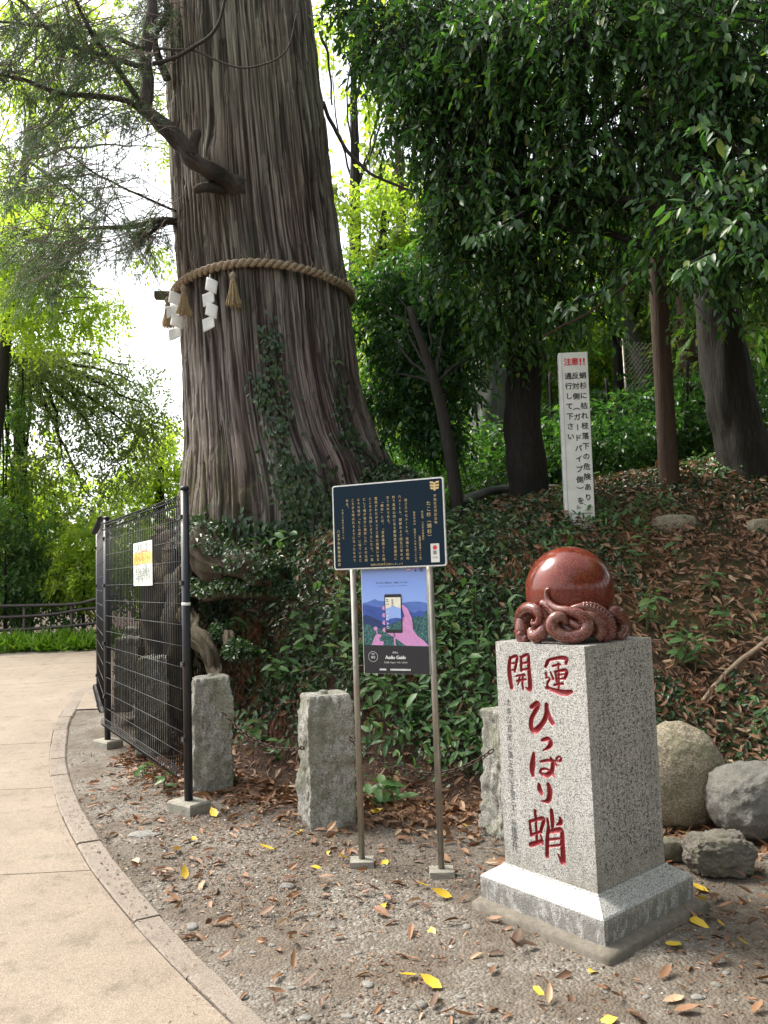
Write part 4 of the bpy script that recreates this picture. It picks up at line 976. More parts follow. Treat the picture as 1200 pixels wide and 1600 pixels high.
ridge = np.clip(.54 - .30 * fis - .50 * line + .5 * (n3 - .5) + .35 * (n4 - .5) + .30 * pl + .75 * fib + .25 * (ring_noise(40, .6, 33) - .5), 0, 1)
XX = cz + R_ * np.cos(TH0); YY = TY + R_ * 1.0 * np.sin(TH0)
cedar = thing('giant_cedar', 'huge old cedar trunk wrapped with a sacred straw rope', 'tree', (TC(2.0), TY, 1.95))
o = npmesh('trunk', np.stack([XX, YY, ZZ], -1).reshape(-1, 3), gridF(nth, len(zs), True), B_trunk, cedar, True, {'ridge': ridge.ravel()}); rel(o, cedar)
def on_trunk(px, py, off=0.0):
    d = ray(px, py); t = 7.6 / d[1]
    for _ in range(6):
        z = EYE[2] + d[2] * t; c = np.array([TC(z), TY]); r = TR_(z) + off
        oo = EYE[:2] - c; a = d[:2] @ d[:2]; b = oo @ d[:2]; cc = oo @ oo - r * r; disc = b * b - a * cc
        t = (-b - math.sqrt(disc)) / a if disc > 0 else -b / a
    return EYE + d * t
def limb(name, pts, rad, mat=B_cedar, par=cedar, seg=10, n=7, wob=.0):
    p = smooth(pts, n); r = np.interp(np.linspace(0, 1, len(p)), np.linspace(0, 1, len(rad)), rad)
    if wob: p = p + wob * (np.stack([vnoise(p * 4 + k * 9) for k in range(3)], -1) - .5) * np.minimum(1, np.arange(len(p)) / 4)[:, None]
    m = MB(); m.tube(p, r, seg); o = m.build(name, mat, par, True)
    return rel(o, par)
BRD = 7.75
def roughen(o, seg, r0, k=1.0):
    me = o.data; V = np.empty(len(me.vertices) * 3, np.float32); me.vertices.foreach_get('co', V); V = V.reshape(-1, 3)
    nr = np.empty(len(me.vertices) * 3, np.float32); me.vertex_normals.foreach_get('vector', nr); nr = nr.reshape(-1, 3)
    ii = np.arange(len(V)); row, cl_ = ii // seg, ii % seg
    g1 = vnoise(np.stack([cl_ * 12 / seg, row * .05, 0 * ii], -1), 7, 12); g2 = vnoise(np.stack([cl_ * 1.0, row * .12, 0 * ii], -1), 8, seg); g3 = fbm(V * 5, 3, 5)
    V = V + nr * (k * r0 * (.55 * (np.abs(g1 - .5) * 2 - .5) + .35 * (g2 - .5) + .9 * (g3 - .5)))[:, None]
    me.vertices.foreach_set('co', V.astype(np.float32).ravel()); me.update()
br_ = limb('branch', [on_trunk(378, 300, -.22), on_trunk(366, 293, -.06), on_trunk(350, 284, .09), at(326, 266, BRD + .08), at(298, 242, BRD), at(262, 205, BRD), at(225, 172, BRD)], [.20, .15, .115, .092, .082, .072, .068], B_branch, seg=26, n=16, wob=.09)
roughen(br_, 26, .09, .8)
limb('branch_stub', [at(300, 240, BRD), at(304, 222, BRD - .05), at(310, 207, BRD - .08), at(312, 201, BRD - .08)], [.07, .055, .05, .022], B_branch, seg=12, wob=.05)
limb('branch_stub', [on_trunk(350, 294, .0), at(322, 294, BRD + .12), at(308, 298, BRD + .05), at(303, 299, BRD + .05)], [.08, .05, .042, .02], B_branch, seg=12, wob=.06)
def pxl(l, d0, d1=None): 
    d1 = d0 if d1 is None else d1
    return [at(x, y, d0 + (d1 - d0) * i / max(1, len(l) - 1)) for i, (x, y) in enumerate(l)]
CB = [  # pixel polyline, depth0, depth1, r0, r1
 ([(225, 172), (228, 130), (230, 60), (240, 0), (244, -60)], 7.75, 7.9, .075, .05),
 ([(222, 172), (195, 160), (100, 147), (30, 122), (-30, 100)], 7.75, 6.6, .035, .012),
 ([(220, 165), (190, 115), (150, 65), (115, 0), (90, -40)], 7.75, 6.6, .032, .012),
 ([(230, 105), (165, 90), (100, 65), (30, 0), (0, -30)], 7.8, 6.6, .030, .012),
 ([(228, 78), (150, 52), (60, 40), (-20, 36)], 7.8, 6.8, .026, .010),
 ([(240, 100), (300, 78), (340, 40), (350, 0), (352, -30)], 7.75, 7.2, .022, .010),
 ([(242, 74), (300, 82), (375, 103), (440, 85), (465, 25)], 7.75, 7.3, .014, .006),
 ([(275, 345), (255, 345), (190, 352), (105, 357)], 8.8, 8.3, .055, .012),
 ([(275, 330), (175, 285), (110, 240), (60, 205)], 8.7, 7.8, .016, .006),
 ([(258, 350), (240, 360), (222, 372)], 8.7, 8.6, .026, .018),
 ([(142, 362), (110, 400), (50, 418)], 8.4, 8.0, .014, .006),
 ([(262, 125), (240, 60), (262, 20), (250, -20)], 8.6, 8.2, .05, .03)]
for l, a, b, r0, r1 in CB: limb('branch', pxl(l, a, b), [r0, r1], B_branch, wob=.06, seg=7)
limb('branch', pxl([(500, 50), (513, 100), (518, 165)], 9.3, 9.0), [.02, .012], B_branch, wob=.05, seg=6)
limb('branch', pxl([(505, 160), (528, 215), (560, 255), (600, 283), (650, 300)], 9.4, 8.6), [.026, .014], B_branch, wob=.05, seg=6)
# soft hanging needle sprays
def leaf2(P, D, N, L, W, fold=.12, droop=0.0):
    n = len(P); D = unit(D); S_ = unit(np.cross(D, N)); N = np.cross(S_, D); L = np.broadcast_to(L, (n,))[:, None]; W = np.broadcast_to(W, (n,))[:, None]
    V = np.stack([P, P + D * L * .45 + S_ * W * .5 + N * W * fold, P + D * L - N * L * droop, P + D * L * .45 - S_ * W * .5 + N * W * fold], 1)
    b = np.arange(n)[:, None] * 4
    return V.reshape(-1, 3), np.concatenate([b + [0, 3, 2], b + [0, 2, 1]], 1).reshape(-1, 3)
def leaf8(P, D, N, L, W, fold=.10, droop=.16):
    n = len(P); D = unit(D); S_ = unit(np.cross(D, N)); N = np.cross(S_, D); L = np.broadcast_to(L, (n,))[:, None]; W = np.broadcast_to(W, (n,))[:, None]
    sh = [(0, 0, 0), (.28, .44, fold), (.66, .40, fold), (1, 0, 0), (.66, -.40, fold), (.28, -.44, fold), (.30, 0, 0), (.68, 0, 0)]
    V = np.stack([P + D * L * a + S_ * W * s + N * (W * f - L * droop * a * a) for a, s, f in sh], 1)
    b = np.arange(n)[:, None] * 8
    T = [(0, 6, 1), (0, 5, 6), (1, 6, 7), (1, 7, 2), (6, 5, 4), (6, 4, 7), (2, 7, 3), (7, 4, 3)]
    return V.reshape(-1, 3), np.concatenate([b + np.array(t) for t in T], 1).reshape(-1, 3)
def rdir(n, up=0.0):
    d = rng.normal(size=(n, 3)); d[:, 2] += up; return unit(d)
def sprays(starts, dirs, length, per=90, nl=.05, nw=.008):
    """drooping cedar sprays: a curved axis with side shoots, thin needles all along"""
    Ps, Ds = [], []
    for s, d in zip(starts, dirs):
        Ls = length * rng.uniform(.6, 1.3); t = rng.random(per) ** .8
        ax = s + d * (Ls * t)[:, None] - np.array([0, 0, 1]) * (Ls * .55 * t * t)[:, None]
        side = rdir(per); side -= d * (side @ d)[:, None]; so2 = unit(side) * (.16 * Ls * (1.1 - t) * rng.random(per))[:, None]; so2[:, 2] -= np.abs(so2[:, 2]) * .3
        Ps.append(ax + so2); Ds.append(d * .8 + unit(side) * .6 + np.array([0, 0, -.55]))
    P = np.vstack(Ps); D = np.vstack(Ds) + rng.normal(0, .18, (len(P), 3))
    return leaf2(P, D, rdir(len(P)), nl * rng.uniform(.6, 1.4, len(P)), nw * .8)
st, di = [], []
for l, a, b, r0, r1 in CB:
    if l[0][0] > 330 or l[-1][0] > 330: k = 0
    else: k = 30
    q = smooth(pxl(l, a, b), 10)
    for _ in range(k):
        i = rng.integers(int(len(q) * .3), len(q)); st.append(q[i] + rng.normal(0, .07, 3)); di.append(unit(np.array([rng.normal(-.35, .6), rng.normal(-.1, .6), rng.normal(-.25, .35)])))
for cx_, cy_, rx_, ry_, n_, dd in ((90, 70, 130, 70, 66, 7.0), (150, 190, 90, 50, 42, 7.3), (60, 250, 90, 55, 40, 7.2), (140, 300, 110, 30, 34, 7.6), (60, 380, 80, 35, 34, 7.6), (150, 380, 90, 34, 30, 8.0), (225, 100, 25, 90, 24, 8.2), (90, 440, 60, 25, 14, 7.8)):
    for _ in range(n_):
        a = rng.random() * 6.283; r = math.sqrt(rng.random()); st.append(at(cx_ + rx_ * r * math.cos(a), cy_ + ry_ * r * math.sin(a), dd + rng.normal(0, .35))); di.append(unit(np.array([rng.normal(-.5, .5), rng.normal(0, .5), rng.normal(-.15, .3)])))
V1, F1 = sprays(st, di, .42, 120)
o = npmesh('foliage', V1, F1, L_cedar, cedar, False); rel(o, cedar); o['kind'] = 'stuff'
m = MB()
for s, d in zip(st, di):
    m.tube([s - d * .25, s + d * .12 - (0, 0, .01), s + d * .3 - (0, 0, .06)], [.006, .005, .002], 3, False)
o = rel(m.build('twigs', B_cedar, cedar, True), cedar); o['kind'] = 'stuff'
# roots spilling over the bank
def gz(x, y): return float(zt(np.array(x), np.array(y)))
RT = [([(300, 838, 8.0), (330, 872, 7.2), (400, 890, 6.85), (440, 893, 6.8)], .20, .13), ([(285, 830, 8.2), (262, 880, 7.8), (254, 960, 7.65), (250, 1080, 7.6), (248, 1130, 7.5)], .22, .20),
      ([(292, 850, 8.0), (284, 930, 7.45), (287, 1040, 7.3), (282, 1115, 7.2)], .15, .13), ([(300, 955, 7.3), (312, 1005, 6.8), (332, 1045, 6.55), (348, 1085, 6.3)], .085, .05), ([(345, 985, 7.0), (362, 1005, 6.6), (392, 1022, 6.4)], .06, .03),
      ([(560, 765, 8.6), (600, 762, 8.2), (640, 772, 7.9), (680, 795, 7.7)], .20, .05), ([(265, 850, 8.3), (246, 900, 8.2), (240, 1000, 8.1), (236, 1060, 8.0)], .16, .14), ([(300, 935, 7.4), (350, 925, 6.95), (420, 918, 6.8), (470, 922, 6.75)], .08, .04)]
RTV = []
for l, r0, r1 in RT:
    o = limb('root', [at(*q) for q in l], [r0, (r0 + r1) / 2, r1], B_root, seg=30, n=22, wob=.16)
    me = o.data; V = np.empty(len(me.vertices) * 3, np.float32); me.vertices.foreach_get('co', V); V = V.reshape(-1, 3)
    nr = np.empty(len(me.vertices) * 3, np.float32); me.vertex_normals.foreach_get('vector', nr); nr = nr.reshape(-1, 3)
    ii = np.arange(len(V)); row, cl_ = ii // 30, ii % 30
    g1 = vnoise(np.stack([cl_ * .5, row * .045, 0 * ii], -1), 7, 15); g2 = vnoise(np.stack([cl_ * 1.0, row * .12, 0 * ii], -1), 8, 30); g3 = fbm(V * 4, 3, 5)
    V = V + nr * (r0 * (.55 * (np.abs(g1 - .5) * 2 - .5) + .30 * (g2 - .5) + .9 * (g3 - .5)))[:, None]
    me.vertices.foreach_set('co', V.astype(np.float32).ravel()); me.update(); RTV.append((V, nr))
# sacred rope
zr = on_trunk(425, 414, .05)[2]
rope = thing('sacred_rope', 'thick twisted straw rope tied round the giant cedar', 'rope', (TC(zr), TY, zr))
aL = np.linspace(0, 2 * math.pi, 520); rr = TR_(zr) + .055
tilt = lambda a: .10 * np.cos(a - math.pi * .9) * 0
base_r = np.stack([TC(zr) + rr * np.cos(aL), TY + rr * np.sin(aL), zr + tilt(aL)], -1)
base_r[:, 2] += .02 * np.sin(aL * 3)
rad = np.stack([np.cos(aL), np.sin(aL), 0 * aL], -1); tw = aL * 42
M_rope = plain('twisted_straw', (.30, .235, .165), .85, 0, .2, .35, 70); M_straw = plain('pale_straw', (.46, .36, .22), .8, 0, .2, .3, 50)
for k in range(2):
    ph = tw + k * math.pi
    p = base_r + rad * (.022 * np.cos(ph))[:, None] + np.array([0, 0, 1]) * (.022 * np.sin(ph))[:, None]
    m = MB(); m.tube(p, .0275 + .003 * np.sin(ph * 3) + .004 * (vnoise(p * 9) - .5), 9, False); rel(m.build('strand', M_rope, rope, True), rope)
m = MB()
for _ in range(170):
    i = rng.integers(0, 520); s = base_r[i] + rad[i] * .04; e = s + rad[i] * .04 + rng.normal(0, .06, 3); m.tube([s, (s + e) / 2 + (0, 0, .01), e], .002, 3, False)
o = rel(m.build('loose_straw', M_straw, rope), rope); o['kind'] = 'stuff'
def tassel(label, px, pyt, pyb, off=.09, dp=None):
    p = on_trunk(px, pyt, off) if dp is None else at(px, pyt, dp); h = (pyb - pyt) / FPX * p[1] * .98
    t = thing('straw_tassel', label, 'tassel', p, 'straw tassels hanging from the sacred rope')
    m = MB(); m.tube(smooth([(0, 0, .05), (0, 0, .02), (0, 0, -.03), (0, 0, -.07)], 3), [.012, .02, .028, .034, .036, .034, .024, .03, .03, .03], 10); m.build('binding', M_rope, t, True)
    m = MB()
    for _ in range(110):
        a = rng.random() * 6.283; r0 = .026 * math.sqrt(rng.random()); r1 = r0 * 3.3 + rng.normal(0, .008); L = h * rng.uniform(.88, 1.03)
        m.tube([(r0 * math.cos(a), r0 * math.sin(a), -.05), (r0 * 1.9 * math.cos(a), r0 * 1.9 * math.sin(a), -.05 - L * .4), (r1 * math.cos(a), r1 * math.sin(a), -L)], .0042, 3, True)
    m.build('straw_skirt', M_straw, t)
tassel('straw tassel hanging alone right of the paper streamer on the trunk', 364, 432, 482)
tassel('straw tassel at the left edge of the trunk, just right of a streamer', 287, 452, 495, .10)
tassel('shadowed straw tassel hanging behind the left paper streamer against the sky', 262, 470, 515, dp=8.9)
def shide(label, px, pyt, pyb, off, wpx, dp=None, lean=0.0):
    p = on_trunk(px, pyt, off) if dp is None else at(px, pyt, dp); s = p[1] / FPX; h = (pyb - pyt) * s; wv = wpx * s
    t = thing('paper_streamer', label, 'paper streamer', p, 'white zigzag paper streamers on the sacred rope')
    k = 4; sh = h / k
    for i in range(k):
        sgn = 1 if i % 2 == 0 else -1; cz_ = -h * (i + .5) / k; nn_ = 7; V = []
        cn = np.array([(-.34, .80), (.44, .34), (.34, -.80), (-.44, -.34)]) * (wv * sgn * .9, sh * .92)
        for a in np.linspace(0, 1, nn_):
            for b in np.linspace(0, 1, nn_):
                q = (cn[0] * (1 - a) + cn[1] * a) * (1 - b) + (cn[3] * (1 - a) + cn[2] * a) * b
                V.append((q[0] + wv * .10 * sgn + lean * i, -.006 * i - .018 * math.sin(a * 3.1) * sgn * (1 - .4 * b) - .02 * b, cz_ + q[1]))
        m = MB(); m.add(np.array(V), [tuple(f) for f in gridF(nn_, nn_)]); o = m.build('paper_fold', M_paper, t, True)
        sol = o.modifiers.new('t', 'SOLIDIFY'); sol.thickness = .0015
    m = MB(); m.tube([(0, 0, .06), (0, 0, -.01)], .006, 5); m.build('tie', M_paper, t)
shide('white zigzag paper streamer in front of the trunk between two tassels', 328, 437, 520, .10, 26)
shide('white zigzag paper streamer at the left edge of the trunk against the sky', 271, 458, 534, .10, 28, 8.55, .012)
g = at(262, 462, 8.95); m = MB(); m.box((0, 0, 0), (.30, .10, .085), [unit(np.array([1, .12, -.02])), unit(np.array([-.12, 1, 0])), np.array([0, 0, 1.0])]); o = m.build('wooden_peg', plain('weathered_wood', (.09, .075, .065), .8, 0, .2, .4, 40)); o.location = g
bv = o.modifiers.new('b', 'BEVEL'); bv.width = .01
tag(o, 'short weathered wooden block jutting left of the trunk under the rope', 'wooden block')

# ------------------------------------------------------------------ ivy on the trunk
IVS = [([(415, 500), (425, 560), (432, 640), (440, 700), (450, 760), (460, 830)], 20, 1000), ([(520, 560), (535, 640), (550, 690), (585, 730)], 14, 260), ([(470, 720), (500, 770), (520, 820)], 30, 520), ([(405, 590), (412, 640)], 14, 120), ([(600, 690), (612, 730)], 16, 110), ([(330, 815), (400, 822), (480, 830)], 26, 500)]
P, D, N = [], [], []
m = MB()
for l, wd, n in IVS:
    q = smooth(l, 10)
    for j in range(3):
        pts = [on_trunk(x + (j - 1) * wd * .4 + rng.normal(0, 2), y, .035) for x, y in q[::3]]
        m.tube(pts, .006, 4, False)
    for _ in range(int(n * .45)):
        x, y = q[int(rng.random() ** .8 * (len(q) - 1))]; x += rng.normal(0, wd * (.5 + .35 * (y - 480) / 350)); y += rng.normal(0, 9)
        p = on_trunk(x, y, .05 + rng.random() * .05); nn = unit(np.array([p[0] - TC(p[2]), p[1] - TY, .35])) + rng.normal(0, .35, 3)
        P.append(p); N.append(unit(nn)); D.append(unit(np.array([rng.normal(0, .6), -.15, -1 + rng.normal(0, .5)])))
V1, F1 = leaf8(np.array(P), np.array(D), np.array(N), rng.uniform(.04, .09, len(P)), rng.uniform(.026, .052, len(P)))
ivt = thing('ivy_vine', 'dark ivy climbing the middle of the giant trunk', 'ivy', (TC(2.), TY - 1, 2.0))
o = npmesh('leaves', V1, F1, L_ivy, ivt); rel(o, ivt); o['kind'] = 'stuff'; rel(m.build('stem', B_dark, ivt, True), ivt)

# ------------------------------------------------------------------ foliage builders
def crown_pts(lobes, n, twig=.22, per=9, gate=.0, gf=1.2, seed=0, droop=.5):
    """leaf positions and directions: twigs gathered in lobes; lobes = (centre, radii, weight)"""
    wts = np.array([l[2] for l in lobes], float); wts /= wts.sum()
    nt_ = int(n / per); pick = rng.choice(len(lobes), nt_, p=wts)
    C_ = np.array([l[0] for l in lobes])[pick]; R3 = np.array([l[1] for l in lobes])[pick]
    d = rdir(nt_); c = C_ + d * R3 * (rng.random(nt_) ** (1 / 2.1))[:, None]
    if gate: keep = fbm(c * gf + seed, 3, seed) > gate; c, d = c[keep], d[keep]; nt_ = len(c)
    td = unit(d * .5 + rdir(nt_) * .8 + np.array([0, 0, -droop * .6]))
    k = np.arange(per); t = (k + .5) / per
    P = c[:, None] + td[:, None] * (twig * t)[None, :, None] - np.array([0, 0, 1]) * (twig * droop * t * t)[None, :, None]
    sd_ = rdir(nt_); sd_ = unit(np.cross(td, sd_)); s = np.where(k % 2 == 0, 1, -1)
    D = td[:, None] * .6 + sd_[:, None] * s[None, :, None] * .8 + np.array([0, 0, -droop]) + rng.normal(0, .3, (nt_, per, 3))
    N = np.array([0, 0, 1.0]) + rng.normal(0, .55, (nt_, per, 3))
    return P.reshape(-1, 3), unit(D.reshape(-1, 3)), unit(N.reshape(-1, 3)), c, td
def lob(px, py, d, rp, w=None, fl=.8):
    r = rp / FPX * d; return (at(px, py, d), (r, r, r * fl), (w if w else rp * rp))
def tree_trunk(par, pts, rad, mat, seg=12, ridge=.03, n=10, name='trunk'):
    big = rad[0] > .19; seg = 44 if big else max(seg, 12); n = 22 if big else n
    p = smooth(pts, n); r = np.interp(np.linspace(0, 1, len(p)), np.linspace(0, 1, len(rad)), rad); m = MB()
    m.tube(p, r, seg)
    V = m.v[0].reshape(len(p), seg, 3); ct = p[:, None, :]
    A_, Z_ = np.meshgrid(np.arange(seg) / seg, p[:, 2])
    f = lambda fr, zf, sd: vnoise(np.stack([A_ * fr, Z_ * zf, 0 * A_], -1), sd, fr)
    dd = .20 * (f(5, .9, 5) - .5) + (.16 * (f(14, 1.6, 6) - .5) + .14 * (np.abs(f(20, 2.2, 7) - .5) * 2 - .5) if big else 0)
    V = ct + (V - ct) * (1 + dd[..., None]); m.v[0] = V.reshape(-1, 3)
    return rel(m.build(name, mat, par, True), par)
def limbs(par, root, lobes, r0, mat, k=None):
    for l in (lobes if k is None else lobes[:k]):
        c = np.asarray(l[0]); root = np.asarray(root); mid_ = root * .5 + c * .5 + np.array([rng.normal(0, .15), rng.normal(0, .15), .12])
        limb('limb', [root, mid_, c], [r0, r0 * .6, r0 * .2], mat, par, 6, 6, .12)
# overhanging broadleaf evergreen that fills the upper right
LB = [lob(*q) for q in ((540, 20, 8.8, 40), (585, 95, 8.6, 45), (570, -20, 8.6, 60), (610, 200, 8.5, 30), (600, 40, 8.6, 60), (690, 50, 8.0, 105), (800, 60, 7.4, 130), (930, 50, 7.0, 140), (1070, 60, 6.8, 150), (1190, 120, 6.5, 130), (655, 150, 8.2, 70), (720, 190, 8.0, 110), (840, 200, 7.6, 130), (970, 200, 7.2, 130), (1100, 210, 6.8, 120),
     (700, 275, 8.1, 50), (750, 310, 8.0, 90), (860, 330, 7.6, 110), (985, 330, 7.4, 100), (1095, 330, 6.6, 90), (1180, 330, 6.3, 90), (720, 410, 8.3, 70), (810, 440, 8.2, 80), (930, 440, 8.0, 75), (1060, 420, 7.4, 60), (1165, 420, 6.8, 55), (880, 520, 8.6, 40), (780, 520, 8.6, 50))]
TOP = [lob(950, -160, 7.5, 150), lob(1200, -120, 7.2, 160), lob(1350, 200, 7.2, 170)]
b0 = ground(822, 742); ov = thing('evergreen_tree', 'dark glossy broadleaf evergreen overhanging the bank at upper right', 'tree', b0)
tp = [b0 + (0, 0, -.3), b0 + (0, 0, .4), at(818, 640, b0[1]), at(822, 520, b0[1] - .1), at(815, 380, b0[1] - .3), at(800, 200, b0[1] - .8), at(790, 0, b0[1] - 1.0)]
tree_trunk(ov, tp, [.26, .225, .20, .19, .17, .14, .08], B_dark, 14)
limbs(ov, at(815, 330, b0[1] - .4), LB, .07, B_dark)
LBL, LBR = LB[:8] + LB[10:12] + LB[15:17] + LB[21:23] + LB[26:], LB[8:10] + LB[12:15] + LB[17:21] + LB[23:26]
pr = [crown_pts(LBL + [lob(640, 60, 8.2, 80), lob(690, 130, 8.0, 90), lob(760, 130, 7.8, 100), lob(780, 250, 7.9, 90), lob(710, 330, 8.1, 60)], 27000, .30, 10, .36, 2.5, 3, .75), crown_pts(LBR, 20000, .30, 10, .40, 2.5, 5, .75)]
P, D, N, c_, td_ = [np.concatenate(q) for q in zip(*pr)]
L_ = rng.uniform(.05, .13, len(P))
V1, F1 = leaf8(P, D, N, L_, L_ * .40)
o = rel(npmesh('crown', V1, F1, L_dark, ov), ov); o['kind'] = 'stuff'
m = MB()
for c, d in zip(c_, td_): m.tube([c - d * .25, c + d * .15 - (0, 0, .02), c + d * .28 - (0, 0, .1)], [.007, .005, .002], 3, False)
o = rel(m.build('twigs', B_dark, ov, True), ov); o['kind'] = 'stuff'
P, D, N, c_, td_ = crown_pts(TOP, 4500, .35, 9, .3, 1.0, 4, .6); V1, F1 = leaf2(P, D, N, .17, .075); o = rel(npmesh('upper_crown', V1, F1, L_dark, ov, False), ov); o['kind'] = 'stuff'
# the sunlit leaves at the tips of the nearest drooping branch: each one a part
def leaf_mesh(name, mat, L, wf, droop=.2, fold=.1, curl=0):
    V, F = leaf8(np.zeros((1, 3)), np.array([[1., 0, 0]]), np.array([[0, 0, 1.]]), L, L * wf, fold, droop)
    return npmesh(name, V, F, mat, only_mesh=True)
def orient(D, N):
    D = Vector(D).normalized(); N = Vector(N); S_ = N.cross(D).normalized(); N = D.cross(S_)
    return Matrix(((D.x, S_.x, N.x), (D.y, S_.y, N.y), (D.z, S_.z, N.z))).to_quaternion()
def put_leaf(me, par, p, D, N, sc):
    o = link('leaf', me, par); o.rotation_mode = 'QUATERNION'; o.location = Vector(p) - par.location; o.rotation_quaternion = orient(D, N); o.scale = (sc,) * 3; return o
lm = [leaf_mesh('leaf', L_mid, .13, .38, dr) for dr in (.1, .25, .4)]
lmd = [leaf_mesh('leaf', L_dark, .13, .38, dr) for dr in (.1, .25, .4)]
brs = [[(1210, 360), (1150, 350), (1085, 325), (1040, 330)], [(1215, 300), (1160, 240), (1110, 200), (1080, 180)], [(1215, 420), (1150, 390), (1100, 400), (1060, 425)], [(1215, 250), (1180, 280), (1130, 285), (1085, 262)], [(1000, 410), (950, 450), (900, 470), (860, 490)], [(820, 330), (775, 355), (740, 370)]]
for j, l in enumerate(brs):
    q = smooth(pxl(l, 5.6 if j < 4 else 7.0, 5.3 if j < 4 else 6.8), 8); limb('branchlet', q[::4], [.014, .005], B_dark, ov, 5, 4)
    for i in range(44):
        k = rng.integers(2, len(q)); p = q[k] + rng.normal(0, .035, 3); D = unit(np.array([rng.normal(-.3, .6), rng.normal(-.35, .5), -.75 + rng.normal(0, .35)]))
        put_leaf((lm if rng.random() < .4 else lmd)[rng.integers(3)], ov, p, D, unit(np.array([rng.normal(0, .5), -.6, .7])), rng.uniform(.7, 1.15))

def custom_tree(name, label, base, trunk, rad, lobes, n, leaf, mat, bark, shape=2, twig=.3, gate=.3, droop=.4, group=None, cat='tree', gf=1.0, limb_r=.05, crown='crown', ar=.45, k=None):
    t = thing(name, label, cat, base, group)
    if trunk: tree_trunk(t, trunk, rad, bark); limbs(t, trunk[-2] if len(trunk) > 2 else trunk[-1], lobes, limb_r, bark, k)
    P, D, N, c, td = crown_pts(lobes, n, twig, 9, gate, gf, rng.integers(99), droop); Ls = rng.uniform(.75, 1.25, len(P)) * leaf
    V, F = (leaf8 if shape == 8 else leaf2)(P, D, N, Ls, Ls * ar)
    o = rel(npmesh(crown, V, F, mat, t, False), t); o['kind'] = 'stuff'; return t
def up(px, py, pts, d=None):
    """trunk: base on the ground at a pixel, then pixels at that depth"""
    g = ground(px, py) if d is None else at(px, py, d); return g, [g + (0, 0, -.4), g + (0, 0, .1)] + [at(x, y, g[1]) for x, y in pts]
# bush beside the great trunk
g, tk = up(712, 752, [(700, 690), (680, 600), (640, 480)]); g[1] += 0
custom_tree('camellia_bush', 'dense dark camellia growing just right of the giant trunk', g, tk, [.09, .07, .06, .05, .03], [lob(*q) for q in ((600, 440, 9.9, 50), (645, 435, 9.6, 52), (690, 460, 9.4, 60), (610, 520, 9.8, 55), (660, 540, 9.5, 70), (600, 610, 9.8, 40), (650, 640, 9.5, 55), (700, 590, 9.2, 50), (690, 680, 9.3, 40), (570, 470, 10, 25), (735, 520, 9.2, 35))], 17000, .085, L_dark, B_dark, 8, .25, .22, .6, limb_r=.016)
# other trunks of the wood behind the bank
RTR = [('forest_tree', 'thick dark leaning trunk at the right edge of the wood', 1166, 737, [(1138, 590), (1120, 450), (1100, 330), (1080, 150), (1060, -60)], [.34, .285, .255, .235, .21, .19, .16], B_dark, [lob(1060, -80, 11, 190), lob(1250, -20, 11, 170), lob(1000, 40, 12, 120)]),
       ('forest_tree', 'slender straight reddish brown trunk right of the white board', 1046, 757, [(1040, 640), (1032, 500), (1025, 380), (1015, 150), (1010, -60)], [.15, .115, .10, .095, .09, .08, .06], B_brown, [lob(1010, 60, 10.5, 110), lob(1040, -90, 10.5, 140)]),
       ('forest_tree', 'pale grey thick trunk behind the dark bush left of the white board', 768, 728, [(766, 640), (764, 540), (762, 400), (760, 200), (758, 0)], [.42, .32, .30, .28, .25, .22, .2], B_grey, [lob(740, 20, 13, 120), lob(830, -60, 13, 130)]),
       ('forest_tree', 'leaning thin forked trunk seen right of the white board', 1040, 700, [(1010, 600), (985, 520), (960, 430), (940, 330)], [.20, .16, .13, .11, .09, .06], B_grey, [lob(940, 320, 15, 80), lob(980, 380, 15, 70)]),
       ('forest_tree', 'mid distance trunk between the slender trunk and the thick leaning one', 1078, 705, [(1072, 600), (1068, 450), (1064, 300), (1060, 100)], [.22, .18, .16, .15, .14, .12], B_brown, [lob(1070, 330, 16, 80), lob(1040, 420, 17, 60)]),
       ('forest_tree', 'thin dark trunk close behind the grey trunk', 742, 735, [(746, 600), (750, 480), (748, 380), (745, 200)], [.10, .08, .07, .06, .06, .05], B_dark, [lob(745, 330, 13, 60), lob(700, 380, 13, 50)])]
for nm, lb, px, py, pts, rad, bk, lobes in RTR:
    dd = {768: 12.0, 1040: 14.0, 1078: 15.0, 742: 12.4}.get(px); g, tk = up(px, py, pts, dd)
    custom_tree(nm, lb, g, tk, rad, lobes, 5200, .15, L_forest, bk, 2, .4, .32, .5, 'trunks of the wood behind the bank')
# loose airy green tree behind the trunk (upper middle) and lime one lower
g = at(560, 700, 17); g[2] = gz(g[0], g[1])
custom_tree('lime_tree', 'airy pale green tree against the white sky right of the trunk top', g, [g, at(556, 500, 17), at(555, 300, 17), at(552, 60, 17)], [.2, .16, .12, .06], [lob(*q) for q in ((520, 60, 17, 60), (570, 20, 17, 60), (560, 150, 17, 50), (600, 120, 17, 45), (540, 240, 17, 40), (620, 60, 16, 40))], 2600, .17, L_lime, B_dark, 2, .5, .42, .3, limb_r=.03)
g = at(600, 690, 15); g[2] = gz(g[0], g[1])
custom_tree('lime_tree', 'yellow green leafy tree glowing between the trunk and the dark bush', g, [g, at(598, 560, 15), at(596, 420, 15), at(600, 330, 15)], [.16, .13, .1, .05], [lob(*q) for q in ((560, 320, 15, 50), (610, 300, 15, 50), (580, 400, 15, 50), (640, 370, 15, 50), (560, 480, 15, 40), (600, 560, 15, 60), (650, 480, 15, 50))], 5200, .13, L_lime, B_dark, 2, .35, .3, .4, limb_r=.03)

